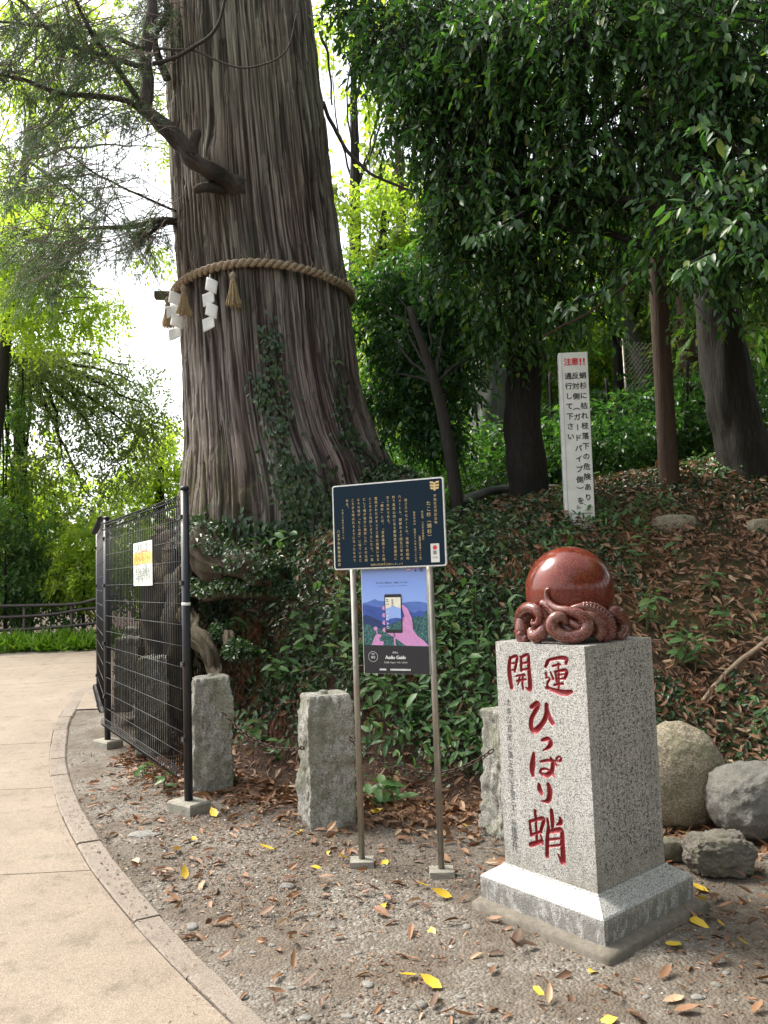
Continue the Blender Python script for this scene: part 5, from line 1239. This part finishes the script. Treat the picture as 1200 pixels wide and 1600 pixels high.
limb('branch', pxl([(850, 525), (920, 492), (1000, 425), (1060, 385), (1130, 340), (1190, 300)], 7.6, 7.0), [.008, .016, .022, .03], B_brown, ov, 7, 8, .08)
limb('branch', pxl([(1010, 140), (1060, 140), (1110, 165), (1180, 150)], 7.0, 6.7), [.02, .03, .04], B_grey, ov, 7, 8, .08)
# old wire fence far behind, between the slender and the thick trunk
wf = thing('wire_fence', 'sagging chain link wire fence glimpsed between the two right hand trunks', 'fence', at(1050, 720, 13.5)); m = MB()
fA_, fB_ = at(985, 725, 13.0), at(1135, 725, 14.0); H2 = 2.1; ux = unit(fB_ - fA_); L2 = np.linalg.norm(fB_ - fA_); nD = 26
for k in range(-nD, nD):
    for sg in (1, -1):
        a0 = k * L2 / nD; t0, t1 = max(0, -a0 / H2), min(1, (L2 - a0) / H2)
        if sg < 0: a0 = L2 - a0
        if t1 > t0: m.tube([fA_ + ux * (a0 + sg * H2 * t0) + (0, 0, H2 * t0), fA_ + ux * (a0 + sg * H2 * t1) + (0, 0, H2 * t1)], .0045, 3, False)
o = rel(m.build('wire_mesh', M_steel, wf), wf); o['kind'] = 'stuff'
for q in (fA_, fB_):
    m = MB(); m.tube([q - (0, 0, .6), q + (0, 0, H2 + .05)], .025, 8); rel(m.build('post', M_steel, wf, True), wf)
# forest beyond: a few kinds, copied
def forest_proto(kind):
    if kind == 0: lobes = [((rng.normal(0, 1.0), rng.normal(0, 1.0), 3.6 + rng.uniform(-.8, 2.6)), (1.3, 1.3, .9), 1) for _ in range(11)]; n, lf, mat, h = 6500, .17, L_forest, 4.2
    elif kind == 1: lobes = [((rng.normal(0, .7), rng.normal(0, .7), z), (1.1 - .08 * z, 1.1 - .08 * z, .5), 1) for z in np.linspace(1.6, 7.5, 11)]; n, lf, mat, h = 6500, .15, L_grey, 6.5
    elif kind == 2: lobes = [((rng.normal(0, .55), rng.normal(0, .55), .5 + rng.random() * .9), (.6, .6, .45), 1) for _ in range(7)]; n, lf, mat, h = 2600, .10, L_dark, .8
    else: lobes = [((rng.normal(0, 1.1), rng.normal(0, 1.1), 3.2 + rng.uniform(-1.2, 2.8)), (1.2, 1.2, .6), 1) for _ in range(12)]; n, lf, mat, h = 6500, .16, L_lime, 4.0
    o = bpy.data.objects.new(('forest_tree', 'conifer_tree', 'undergrowth_bush', 'maple_tree')[kind], None); COL.objects.link(o)
    bk = (B_dark, B_brown, B_dark, B_grey)[kind]
    tree_trunk(o, [(0, 0, -.6), (.02, 0, h * .4), (.06, .03, h), (.1, .1, h + 1.2)], [(.2, .16, .02, .17)[kind], (.17, .13, .02, .14)[kind], (.1, .08, .015, .09)[kind], .03], bk)
    if kind != 2: limbs(o, (.05, .02, h * .7), lobes, .05, bk, 6)
    P, D, N, c, td = crown_pts(lobes, n, .35, 9, .3, .9, kind + 40, .4); Ls = rng.uniform(.7, 1.3, len(P)) * lf
    V, F = leaf2(P, D, N, Ls, Ls * .48); c = npmesh('crown', V, F, mat, o, False); c['kind'] = 'stuff'
    return o
PROT = [forest_proto(k) for k in range(4)]; used = [False] * 4
def plant(kind, x, y, s, label, group, z=None, cat='tree', dz=0.0):
    if used[kind]: o = copy_tree(PROT[kind])
    else: o = PROT[kind]; used[kind] = True
    o.location = (x, y, (gz(x, y) if z is None else z) + dz); o.rotation_euler = (0, 0, rng.uniform(0, 6.28)); o.scale = (s * rng.uniform(.9, 1.1), s * rng.uniform(.9, 1.1), s)
    return tag(o, label, cat, group)
FL = {0: 'leafy forest tree standing deep in the shade behind the bank', 1: 'slim conifer standing deep in the wood behind the bank', 2: 'low leafy bush on the crest of the bank under the trees', 3: 'lime green maple lit up deep behind the dark trees'}
FG = {0: 'forest trees behind the bank', 1: 'conifers in the wood', 2: 'undergrowth bushes on the crest', 3: 'bright maples deep in the wood'}
for x, y, k, s in ((1.4, 14.5, 0, .8), (4.6, 14.8, 0, .85), (7.8, 14.6, 0, .85), (2.2, 18, 3, 1.3), (4.2, 19, 3, 1.3), (6.8, 19.5, 3, 1.3), (9.5, 18, 3, 1.3), (0.6, 17, 1, 1.2), (3.4, 21, 0, 1.5), (6.0, 23, 3, 1.6), (9.4, 22, 0, 1.6), (12, 20, 0, 1.5), (1.4, 23, 3, 1.5), (5.2, 13.0, 1, 1.0), (8.8, 12.5, 0, 1.0), (10.5, 15, 0, 1.2), (11.5, 25, 3, 1.8), (3.0, 26, 3, 1.8), (8, 27, 3, 1.9)):
    plant(k, x, y, s, FL[k], FG[k])
for x, y, s in ((.9, 10.6, .8), (1.5, 11.4, .9), (2.4, 11.2, .9), (3.2, 10.6, .7), (3.6, 11.8, 1.0), (4.4, 11.3, .8), (5.4, 12.0, 1.0), (6.4, 11.0, .8), (1.9, 13, 1.1), (3.0, 13.2, 1.2), (4.6, 13, 1.1), (6, 13.4, 1.2), (7.4, 12.6, 1.1), (.4, 11.8, .8), (-.1, 13, 1.0), (7.6, 10.2, .7), (2.2, 15.5, 1.5), (5.2, 16, 1.5), (8.2, 15.8, 1.6)):
    plant(2, x, y, s, FL[2], FG[2], cat='bush')
for x, y, s in ((1.2, 16.2, .9), (3.8, 16.8, .9), (6.6, 17, .9), (9.2, 16.4, .9), (5.0, 20.5, 1.0), (2.6, 20, 1.0)): plant(3, x, y, s, FL[3], FG[3], dz=-.8)

for x, y, k, s in ((7.4, 6.8, 0, 1.25), (8.6, 3.4, 0, 1.3), (7.4, -.6, 0, 1.3), (10, 0.4, 0, 1.5), (6.4, -3.2, 0, 1.4), (4.2, -4.6, 0, 1.4), (1.6, -6.4, 0, 1.5), (8.6, 5.0, 0, 1.5), (9.5, -3, 0, 1.6), (6.5, -6.5, 0, 1.6)):
    plant(k, x, y, s, 'leafy tree of the wood going on past the right edge of the picture', 'trees of the wood past the right edge')
for x, y, k, s in ((-9.6, 18.5, 3, 1.0), (-12.5, 19.5, 0, 1.1), (-15.5, 18, 3, 1.2), (-11, 24, 3, 1.3), (-18, 22, 0, 1.4)):
    plant(k, x, y, s, 'leafy tree beyond the guard rail past the left edge of the picture', 'trees beyond the rail past the left edge')
# ------------------------------------------------------------------ left side: bright trees, shrubs, guard rail, grass
def ltree(name, label, d, base_px, trunkpts, rad, lobes, n, leaf, mat, bark, **kw):
    g = at(*base_px, d); g[2] = min(g[2], gz(g[0], g[1]) + .5); tk = [g + (0, 0, -1.0)] + [at(x, y, d) for x, y in trunkpts]
    return custom_tree(name, label, g, tk, rad, [lob(a, b, d + rng.normal(0, .5), r, fl=kw.get('fl', .7)) for a, b, r in lobes], n, leaf, mat, bark, **{k: v for k, v in kw.items() if k != 'fl'})
ltree('maple_tree', 'vivid lime green maple with its crown at the left edge below the cedar sprays', 15.5, (-30, 960), [(-20, 800), (0, 620), (10, 520), (30, 440)], [.16, .14, .12, .10, .06], [(20, 400, 70), (70, 430, 70), (110, 480, 60), (30, 480, 70), (90, 350, 45), (10, 330, 60), (150, 510, 35), (165, 480, 30), (60, 520, 40)], 11000, .11, L_lime, B_dark, twig=.4, gate=.30, limb_r=.04, shape=2)
ltree('conifer_tree', 'grey green layered conifer rising behind the rail at left', 18, (30, 960), [(32, 860), (32, 740), (30, 640), (40, 560), (50, 520)], [.2, .17, .15, .12, .08, .04], [(60, 560, 70), (120, 590, 80), (180, 610, 60), (70, 640, 90), (160, 660, 90), (220, 680, 60), (100, 720, 70), (40, 740, 60), (190, 730, 60), (60, 600, 70), (220, 600, 30), (110, 560, 50), (30, 580, 50), (240, 640, 40), (140, 780, 60), (200, 570, 25)], 19000, .11, L_grey, B_dark, twig=.5, gate=.31, droop=.3, fl=.42, limb_r=.07)
ltree('lime_tree', 'sunlit lime tree rising just left of the giant trunk', 21, (250, 960), [(250, 860), (252, 740), (256, 680)], [.16, .13, .09, .04], [(240, 680, 45), (260, 720, 50), (225, 730, 50), (280, 760, 45), (240, 790, 55), (200, 770, 45), (275, 690, 25), (170, 770, 40), (245, 850, 60)], 7500, .15, L_lime, B_dark, twig=.4, gate=.3)
ltree('maple_tree', 'pale spring green tree behind the cedar sprays at the upper left corner', 20, (-60, 960), [(-30, 600), (10, 400), (40, 250), (60, 120)], [.25, .2, .16, .12, .06], [(40, 120, 90), (110, 170, 80), (20, 220, 80), (180, 110, 60), (130, 60, 70), (60, 300, 70), (250, 230, 35), (240, 400, 30), (60, 20, 80), (200, 30, 50), (230, 160, 40)], 12500, .15, L_lime, B_grey, twig=.5, gate=.38, fl=.5)
ltree('ivy_clad_tree', 'dark ivy covered trunk at the left edge of the picture', 16.6, (-26, 960), [(-24, 860), (-16, 740), (-8, 600), (6, 500), (14, 400), (18, 300)], [.32, .25, .2, .16, .11, .06, .015], [(0, 700, 40), (5, 620, 42), (2, 800, 45), (14, 540, 40), (34, 650, 30), (0, 900, 40), (20, 760, 35), (10, 480, 40)], 6500, .10, L_forest, B_dark, twig=.3, gate=.25)
SH = [('shrub', 'bright leafy shrub behind the rail near the fence post', 16.4, [(130, 860, 50), (110, 900, 45), (150, 910, 45), (150, 830, 40)], L_lime, 4200, .13), ('shrub', 'dark green shrub under the conifer at the left', 16.8, [(50, 880, 45), (30, 910, 45), (80, 900, 40), (60, 840, 35), (60, 945, 38), (120, 948, 36), (10, 945, 36)], L_mid, 5200, .12), ('shrub', 'rounded shrub seen through the mesh fence', 16.5, [(220, 880, 45), (250, 850, 45), (200, 920, 40), (260, 910, 45)], L_lime, 3600, .13), ('shrub', 'big leaved shrub at the far left edge above the rail', 15.9, [(8, 870, 30), (12, 920, 28), (0, 830, 28)], L_mid, 1700, .13),
      ('shrub', 'deep green mass of brush behind the shrubs at left', 22, [(100, 800, 55), (40, 790, 60), (180, 840, 60), (250, 830, 60), (150, 900, 60), (50, 900, 60)], L_forest, 6000, .2)]
for nm, lb, d, lo, mt, n, lf in SH:
    g = at(lo[0][0], 955, d); custom_tree(nm, lb, g, [g + (0, 0, -.6), at(lo[0][0], lo[0][1] + 20, d), at(lo[0][0], lo[0][1], d)], [.04, .03, .015], [lob(a, b, d + rng.normal(0, .2), r) for a, b, r in lo], n, lf, mt, B_dark, twig=.3, gate=.28, cat='shrub', group=None, limb_r=.015, shape=2)
rail = thing('guard_rail', 'dark pipe guard rail along the far side of the path', 'railing', at(80, 985, 15.6))
for l in ([(-60, 950), (0, 947), (112, 944), (157, 934), (176, 929), (187, 932), (190, 945)], [(-60, 967), (0, 965), (80, 960), (139, 951), (186, 950)], [(-60, 987), (0, 985), (60, 982), (110, 978), (160, 972)]):
    m = MB(); m.tube(smooth(pxl(l, 15.6), 6), .033, 8); rel(m.build('pipe', M_rail, rail, True), rail)
for px, py in ((-45, 949), (38, 946), (112, 944), (172, 930)):
    p = at(px, py, 15.62); m = MB(); m.tube([p + (0, 0, .03), (p[0], p[1], gz(p[0], p[1]) - .3)], .036, 8); rel(m.build('post', M_rail, rail, True), rail)
n = 5200; gx_ = rng.uniform(-11.5, -3.6, n); gy_ = rng.uniform(14.5, 15.5, n); cl = np.round(gx_ * 3) / 3
gx_ = cl + rng.normal(0, .09, n); P = np.stack([gx_, gy_, zt(gx_, gy_)], -1); D = rdir(n, 1.5); D[:, 2] = np.abs(D[:, 2])
V1, F1 = leaf2(P, D, rdir(n), rng.uniform(.18, .42, n), .028, .2, .35); tag(npmesh('grass', V1, F1, L_grass, None, False), 'bright strap leaved grass along the far path edge', 'grass', kind='stuff')

# ------------------------------------------------------------------ ground cover on the bank
my, mx = mid[:, 1], mid[:, 0]; so_i = np.argsort(my)
def off_path(x, y): return x - np.interp(y, my[so_i], mx[so_i])

def scatter(n, x0, x1, y0, y1, prob):
    x = rng.uniform(x0, x1, n); y = rng.uniform(y0, y1, n); d = foot_dist(x, y); k = rng.random(n) < prob(x, y, d); x, y, d = x[k], y[k], d[k]
    z = zt(x, y); e = .03
    N = unit(np.stack([-(zt(x + e, y) - zt(x - e, y)) / (2 * e), -(zt(x, y + e) - zt(x, y - e)) / (2 * e), np.ones_like(x)], -1))
    return np.stack([x, y, z], -1), N, d
def patch(x, y, f, seed): return fbm(np.stack([x, y, 0 * x], -1) * f, 4, seed)
P, N, d = scatter(190000, -3.2, 6.5, 4.6, 12.5, lambda x, y, d: sst(.15, .6, d) * np.where(x < .9, sst(.30, .46, patch(x, y, 1.3, 61)) * .95 + .25, np.where(x < 2.2, np.maximum(sst(.45, .55, patch(x, y, 1.1, 62)) * .6, .75 * sst(1.5, 2.3, d) * sst(.34, .5, patch(x, y, 2., 64))), sst(.56, .64, patch(x, y, .9, 63)) * .35 + .40 * sst(2.9, 4.0, d))) * (y < 12.4))
P = P + N * rng.uniform(.01, .09, len(P))[:, None]
for V_, n_ in (RTV[0], RTV[7], RTV[5], RTV[4]):
    k_ = np.where((n_[:, 2] > -.1) & (fbm(V_ * 3.0, 3, 44) > .40))[0]
    if len(k_):
        k_ = rng.choice(k_, 1500); P = np.vstack([P, V_[k_] + n_[k_] * rng.uniform(.01, .06, (1500, 1))]); N = np.vstack([N, n_[k_]])

D = unit(rdir(len(P)) + np.array([0, -.4, -.5])); V1, F1 = leaf2(P, D, unit(N + rng.normal(0, .45, P.shape) + np.array([0, -.3, .2])), rng.uniform(.035, .07, len(P)), rng.uniform(.026, .046, len(P)), .12, .15)
tag(npmesh('ground_ivy', V1, F1, L_ivy, None, False), 'dark ivy carpeting the bank below the giant tree', 'ivy', kind='stuff')
P, N, d = scatter(125000, -2.4, 6.5, 3.4, 11.5, lambda x, y, d: (off_path(x, y) > .09) * np.where(d > .0, .16 + .5 * sst(.9, 2.2, x), .85 * sst(-.85, -.05, d) ** 1.3 + .035) * (.35 + patch(x, y, 2.2, 71)) * np.where(d > .5, .9, 1.25) * np.where((x < .9) & (d > .5), .62, 1))
P = P + N * (rng.uniform(.004, .03, len(P)) + .07 * rng.random(len(P)) * (d > .35))[:, None]; print('litter', len(P))
Dt = rdir(len(P)); Dt = unit(Dt - N * (Dt * N).sum(1, keepdims=True) * .8); Ls = rng.uniform(.035, .11, len(P))
V1, F1 = leaf8(P, Dt, unit(N + rng.normal(0, .6, P.shape)), Ls, Ls * rng.uniform(.22, .45, len(P)), .22, .15)
tag(npmesh('leaf_litter', V1, F1, L_brown, None, False), 'brown dry leaves carpeting the foot and face of the bank', 'leaf litter', kind='stuff')
P, N, d = scatter(60000, -1.9, 4.2, 5, 10.5, lambda x, y, d: sst(.12, .5, d) * (1 - .85 * sst(.9, 1.35, d) * (x < 1.4)) * np.where(x < 1.1, .58 * sst(.50, .60, patch(x, y, 1.6, 66)) + .05, .34 * sst(.53, .62, patch(x, y, 1.4, 67))))
P = P + N * rng.uniform(.03, .17, len(P))[:, None]; D = unit(rdir(len(P)) + np.array([0, -.5, -.25])); Ls = rng.uniform(.045, .115, len(P)); print('cover', len(P))
V1, F1 = leaf8(P, D, unit(N * .4 + rng.normal(0, .3, P.shape) + np.array([0, -.3, .8])), Ls, Ls * rng.uniform(.32, .46, len(P)), .1, .2)
tag(npmesh('leafy_ground_cover', V1, F1, L_mid, None, False), 'light green leafy plants covering the lower bank', 'ground cover', kind='stuff')
P, N, d = scatter(52000, -2.6, 3.0, 2.2, 6.6, lambda x, y, d: (off_path(x, y) > .07) * (.10 + .55 * sst(.45, .62, patch(x, y, 1.6, 93)) + .5 * sst(-.9, -.1, d)) * (d < .3))
P = P + N * rng.uniform(.002, .008, len(P))[:, None]; Dt = rdir(len(P)); Dt[:, 2] *= .15; Ls = rng.uniform(.008, .035, len(P)); print('debris', len(P))
V1, F1 = leaf2(P, Dt, unit(N + rng.normal(0, .3, P.shape)), Ls, np.where(rng.random(len(P)) < .5, .0028, Ls * .4), .2, .1)
tag(npmesh('leaf_debris', V1, F1, L_brown, None, False), 'crumbled leaf bits and twigs strewn over the gravel', 'leaf debris', kind='stuff')
n_ = 900; yy = rng.uniform(2.2, 8.5, n_); xx = np.interp(yy, my[so_i], mx[so_i]) + .05 - np.abs(rng.normal(0, .12, n_)); P = np.stack([xx, yy, pz(xx, yy) + .008], -1); Dt = rdir(n_); Dt[:, 2] *= .1; Ls = rng.uniform(.004, .022, n_)
V1, F1 = leaf2(P, Dt, unit(rng.normal(0, .2, (n_, 3)) + np.array([0, 0, 1.])), Ls, Ls * .35, .2, .1); tag(npmesh('path_grit', V1, F1, L_brown, None, False), 'crumbs of leaf and grit lying along the kerb', 'grit', kind='stuff')
# rusty fallen cedar sprays
ss, dd_ = [], []
P, N, d = scatter(1500, -1.6, 5.5, 5, 11, lambda x, y, d: sst(.2, .6, d) * .5 * (x < 5) * (.3 + .9 * sst(.45, .6, patch(x, y, 1.0, 81))))
for p, nn in zip(P, N): ss.append(p + nn * rng.uniform(.03, .10)); dd_.append(unit(np.array([rng.normal(0, .8), -.6, -.5]) - nn * .1))
for x, y in ((400, 985), (440, 1000), (395, 1040), (420, 1090), (375, 1070), (520, 850), (490, 880), (545, 900), (640, 1040), (860, 870), (830, 880), (1070, 1090), (430, 1130), (800, 900), (900, 850)):
    p = ground(x, y)
    for _ in range(4): ss.append(p + (rng.normal(0, .08), -.08, .12 + rng.normal(0, .05))); dd_.append(unit(np.array([rng.normal(0, .3), -.35, -.8])))
V1, F1 = sprays(ss, dd_, .24, 46, .075, .006); print('sprays', len(ss))
tag(npmesh('fallen_cedar_sprays', V1, F1, L_rust, None, False), 'rusty dead cedar sprays caught on the ivy of the bank', 'dead sprays', kind='stuff')


# leafy saplings on the bank: stem and separate leaves
LM = {k: [leaf_mesh('leaf', k, .10, wf, dr) for wf, dr in ((.42, .12), (.48, .28), (.36, .2))] for k in (L_mid, L_dark)}
def sapling(px, py, h, nst, nl, label, mat=L_mid, sz=1.0, lean=(0, -.25)):
    g = ground(px, py); t = thing('sapling', label, 'plant', g, 'young leafy plants on the bank')
    for s in range(nst):
        a = rng.uniform(0, 6.28); hh_ = h * rng.uniform(.65, 1.1)
        q = smooth([(0, 0, -.03), (math.cos(a) * .12 * h + lean[0] * hh_ * .3, math.sin(a) * .12 * h + lean[1] * hh_ * .3, hh_ * .5), (math.cos(a) * .32 * h + lean[0] * hh_, math.sin(a) * .32 * h + lean[1] * hh_, hh_)], 6)
        m = MB(); m.tube(q, np.linspace(.006, .002, len(q)), 5); m.build('stem', plain('green_stem', (.10, .12, .05), .6), t, True)
        for i in range(nl):
            k = int(np.interp(i, [0, nl - 1], [len(q) * .35, len(q) - 1])); p = q[k]; b = i * 2.4 + rng.normal(0, .3)
            D = unit(np.array([math.cos(b), math.sin(b) - .25, rng.normal(-.05, .3)])); put_leaf(LM[mat][rng.integers(3)], t, Vector(g) + Vector(p), D, unit(np.array([rng.normal(0, .25), -.45, 1])), sz * rng.uniform(.8, 1.45))
SP = [(440, 1085, .42, 3, 8, 'lance leaved plant low on the bank right of the left bollard'), (475, 1040, .45, 3, 8, 'leafy plant spreading above the middle bollard'), (520, 1010, .5, 3, 8, 'tall leafy plant left of the poster'), (545, 1075, .42, 3, 7, 'leafy plant close behind the left sign post'), (600, 1110, .4, 3, 7, 'leafy plant below the poster between the posts'), (700, 1010, .5, 2, 8, 'leafy plant just right of the poster'), (745, 985, .5, 2, 8, 'upright leafy plant left of the octopus'), (750, 1075, .4, 2, 7, 'plant hanging between the right sign post and the pillar'), (650, 1130, .32, 2, 6, 'low plant behind the steel posts'),
      (580, 1262, .20, 2, 4, 'small broad leaved seedling at the foot of the left sign post', L_mid, 1.5), (618, 1258, .20, 2, 4, 'broad leaved seedling between the two sign posts', L_mid, 1.3), (345, 1226, .12, 2, 4, 'tiny seedling in front of the left bollard'), (405, 1165, .2, 3, 5, 'low green plant between the two left bollards'), (430, 1190, .16, 2, 5, 'small plant beside the middle bollard'),
      (1010, 985, .35, 3, 7, 'leafy plant just right of the octopus statue'), (1055, 1040, .36, 3, 8, 'bright leafy plant right of the pillar above the boulder'), (1085, 1050, .3, 2, 7, 'bright plant beside the fallen stick'), (1110, 930, .22, 2, 6, 'small plant alone on the brown slope'), (1135, 1000, .2, 2, 5, 'tiny sprout right of the bright plant on the slope'), (990, 890, .36, 2, 7, 'grey green plant above the octopus on the right'), (1060, 890, .34, 1, 6, 'single stem plant with long pale leaves under the half buried stone'),
      (410, 925, .3, 2, 7, 'plant trailing over the ledge under the giant roots'), (445, 880, .28, 2, 6, 'ivy like sprout on the ledge left of the board'), (385, 1010, .3, 2, 6, 'plant below the dark hollow under the roots'), (335, 830, .16, 3, 5, 'pale sprouts at the mossy base of the trunk', L_mid), (1000, 740, .35, 4, 6, 'grassy tuft on the crest by the slender trunk'), (640, 740, .4, 3, 7, 'bright leaves beside the right root of the giant trunk'), (870, 930, .3, 2, 6, 'dark plant hidden behind the octopus head', L_dark), (1125, 1090, .14, 1, 5, 'low sprout near the tip of the stick')]
for s in SP: sapling(*s)
for px, py, nn_ in ((225, 1215, 1), (255, 1235, 1)): sapling(px, py, .12, 2, 4, ('small weed under the fence, nearer the rear post', 'small weed under the fence near the middle of the panel')[px > 240], L_mid, .8)
# stick and twigs on the slope
stk_ = thing('fallen_branch', 'bare pale branch lying on the slope at the right edge', 'branch', ground(1088, 1115))
p = [ground(1086, 1117) + (0, 0, .03), ground(1120, 1085) + (0, 0, .07), ground(1160, 1048) + (0, 0, .08), ground(1215, 1010) + (0, 0, .10)]
m = MB(); q = smooth(p, 8); q += (np.stack([vnoise(q * 7 + k) for k in range(3)], -1) - .5) * .03; m.tube(q, np.linspace(.014, .022, len(q)), 8); rel(m.build('wood', plain('bare_pale_wood', (.30, .22, .15), .8, var=.3), stk_, True), stk_)
for px, py, a, L, lb in ((655, 850, 2.2, .5, 'thin'), (470, 1230, .3, .35, 'thin')): pass
o = thing('dead_branch', 'fallen grey dead branch on the crest in front of the dark trunk', 'branch', ground(740, 745)); m = MB(); m.tube(smooth([ground(715, 735) + (0, 0, .12), ground(780, 742) + (0, 0, .16), ground(870, 752) + (0, 0, .05)], 8), [.05] * 17, 8); rel(m.build('wood', B_grey, o, True), o)

# ------------------------------------------------------------------ gravel, pebbles and single fallen leaves
n = 60000; x = rng.uniform(-3.0, 3.0, n); y = 2.1 + 5.2 * rng.random(n) ** 1.3
pd = np.maximum(np.abs((x - C3[0]) * pa[0] + (y - C3[1]) * pa[1]), np.abs((x - C3[0]) * pb[0] + (y - C3[1]) * pb[1]))
k = ((off_path(x, y) > .085) | ((off_path(x, y) > -.03) & (rng.random(n) < .12))) & (foot_dist(x, y) < .1) & (pd > .41) & (rng.random(n) < .06 + .85 * sst(.44, .60, patch(x, y, 1.2, 91)))
x, y = x[k], y[k]; n = len(x); print('gravel', n)
OV = np.array([(1, 0, 0), (-1, 0, 0), (0, 1, 0), (0, -1, 0), (0, 0, 1), (0, 0, -1)], float); OF = np.array([(0, 2, 4), (2, 1, 4), (1, 3, 4), (3, 0, 4), (2, 0, 5), (1, 2, 5), (3, 1, 5), (0, 3, 5)])
r = .003 + .0075 * rng.random(n) ** 2.2
a = rng.uniform(0, 6.28, n); V = OV[None] * (1 + rng.normal(0, .22, (n, 6, 1))) * np.stack([r * 1.25, r, r * .62], -1)[:, None, :]
V = np.stack([V[..., 0] * np.cos(a)[:, None] - V[..., 1] * np.sin(a)[:, None], V[..., 0] * np.sin(a)[:, None] + V[..., 1] * np.cos(a)[:, None], V[..., 2]], -1) + np.stack([x, y, np.maximum(zt(x, y), np.where(off_path(x, y) < .085, .004, -9)) + r * .25], -1)[:, None, :]
t = NT('gravel_stones'); g_ = t.n('NewGeometry'); t.col(t.ramp(g_.outputs['Random Per Island'], [(0, (.065, .055, .045)), (.55, (.15, .13, .11)), (.9, (.25, .23, .205)), (1, (.42, .40, .37))])); t.set(.85, 0, .3)
tag(npmesh('gravel', V.reshape(-1, 3), (np.arange(n)[:, None, None] * 6 + OF[None]).reshape(-1, 3), t.m, None, False), 'loose grey gravel in front of the signs', 'gravel', kind='stuff')
PB = [(450, 1387), (300, 1450), (575, 1540), (655, 1574), (478, 1592), (465, 1500), (640, 1458), (520, 1450), (610, 1300), (430, 1290), (720, 1560), (560, 1490), (350, 1420), (425, 1478), (250, 1420), (1120, 1540), (1135, 1522), (1090, 1560), (220, 1310), (330, 1350), (730, 1450), (490, 1430), (395, 1490), (545, 1590), (850, 1590), (1010, 1560), (770, 1510), (590, 1420), (380, 1560), (455, 1545)]
for i, (px, py) in enumerate(PB):
    g = ground(px, py); s = rng.uniform(.007, .019) * (1.7 if i < 5 else 1)
    o = stone('pebble', ('largest pale pebbles lying in the gravel near the bottom edge' if i < 5 else 'small pale pebble half sunk in the trodden gravel'), 'pebble', (g[0], g[1], g[2] + s * .1), (s * 1.4, s, s * .45), R_pale if i % 3 else R_grey, n=4, rough=.14, freq=1.3, square=.1, seed=i + 3, rot=rng.uniform(0, 3), group='large pebbles' if i < 5 else 'pebbles in the gravel')
o = stone('flat_stone', 'flat pale stone slab bedded in the gravel in front of the fence foot', 'stone', ground(228, 1304) + (0, 0, .0), (.11, .06, .012), R_pale, n=9, rough=.2, seed=77)
YL = [(575, 1272), (485, 1357), (430, 1330), (338, 1279), (300, 1310), (290, 1378), (475, 1300), (517, 1331), (606, 1346), (671, 1388), (707, 1405), (674, 1452), (652, 1527), (691, 1550), (833, 1546), (921, 1526), (606, 1415), (1108, 1398), (1102, 1410), (1076, 1440), (1131, 1447), (1170, 1480), (1062, 1476), (1046, 1310), (1086, 1314), (1016, 1336), (966, 1596), (1150, 1212), (1176, 1152), (1188, 1135), (1120, 1190), (1190, 1098), (280, 1330), (690, 1560), (545, 1345), (720, 1290), (385, 1215)]
ly = [leaf_mesh('fallen_leaf', L_yellow, .075, wf, dr, .16) for wf, dr in ((.5, -.35), (.42, .45), (.6, -.5))]
lb_ = [leaf_mesh('fallen_leaf', L_brown, .085, wf, dr, fo) for wf, dr, fo in ((.36, -.5, .3), (.26, .35, .35), (.45, -.3, .2), (.34, .6, .25))]
def fallen(me, p, label, group, s):
    o = link('fallen_leaf', me); a = rng.uniform(0, 6.28); D = (math.cos(a), math.sin(a), rng.normal(0, .12)); o.rotation_mode = 'QUATERNION'
    o.rotation_quaternion = orient(D, (rng.normal(0, .25), rng.normal(0, .25), 1)); o.location = Vector(p) + Vector((0, 0, .010)); o.scale = (s, s, s); return tag(o, label, 'leaf', group)
def zone(px, py):
    if px > 1000: return ('on the leafy ground right of the pillar', 'right of the pillar')
    if py > 1500: return ('on the gravel along the bottom edge', 'along the bottom edge')
    if px < 400: return ('on the ground near the fence foot', 'near the fence foot')
    return ('on the gravel around the sign posts', 'around the sign posts')
for px, py in YL:
    zn = zone(px, py); fallen(ly[rng.integers(3)], ground(px, py), 'yellow fallen leaf lying ' + zn[0], 'yellow leaves ' + zn[1], rng.uniform(.85, 1.35))
cnt = 0
while cnt < 190:
    px, py = rng.uniform(105, 1195), rng.uniform(1230, 1598); g = ground(px, py)
    pdx = max(abs((g[:2] - PC) @ pa[:2]), abs((g[:2] - PC) @ pb[:2]))
    if off_path(g[0], g[1]) < .1 or pdx < .40 or foot_dist(g[0], g[1]) > .2: continue
    if rng.random() > (.25 + .75 * sst(-1.2, -.1, foot_dist(g[0], g[1]))) and rng.random() > .3 + .5 * (px > 1000): continue
    zn = zone(px, py); fallen(lb_[rng.integers(4)], g, 'dry brown fallen leaf lying ' + zn[0], 'brown leaves ' + zn[1], rng.uniform(.4, 1.15)); cnt += 1
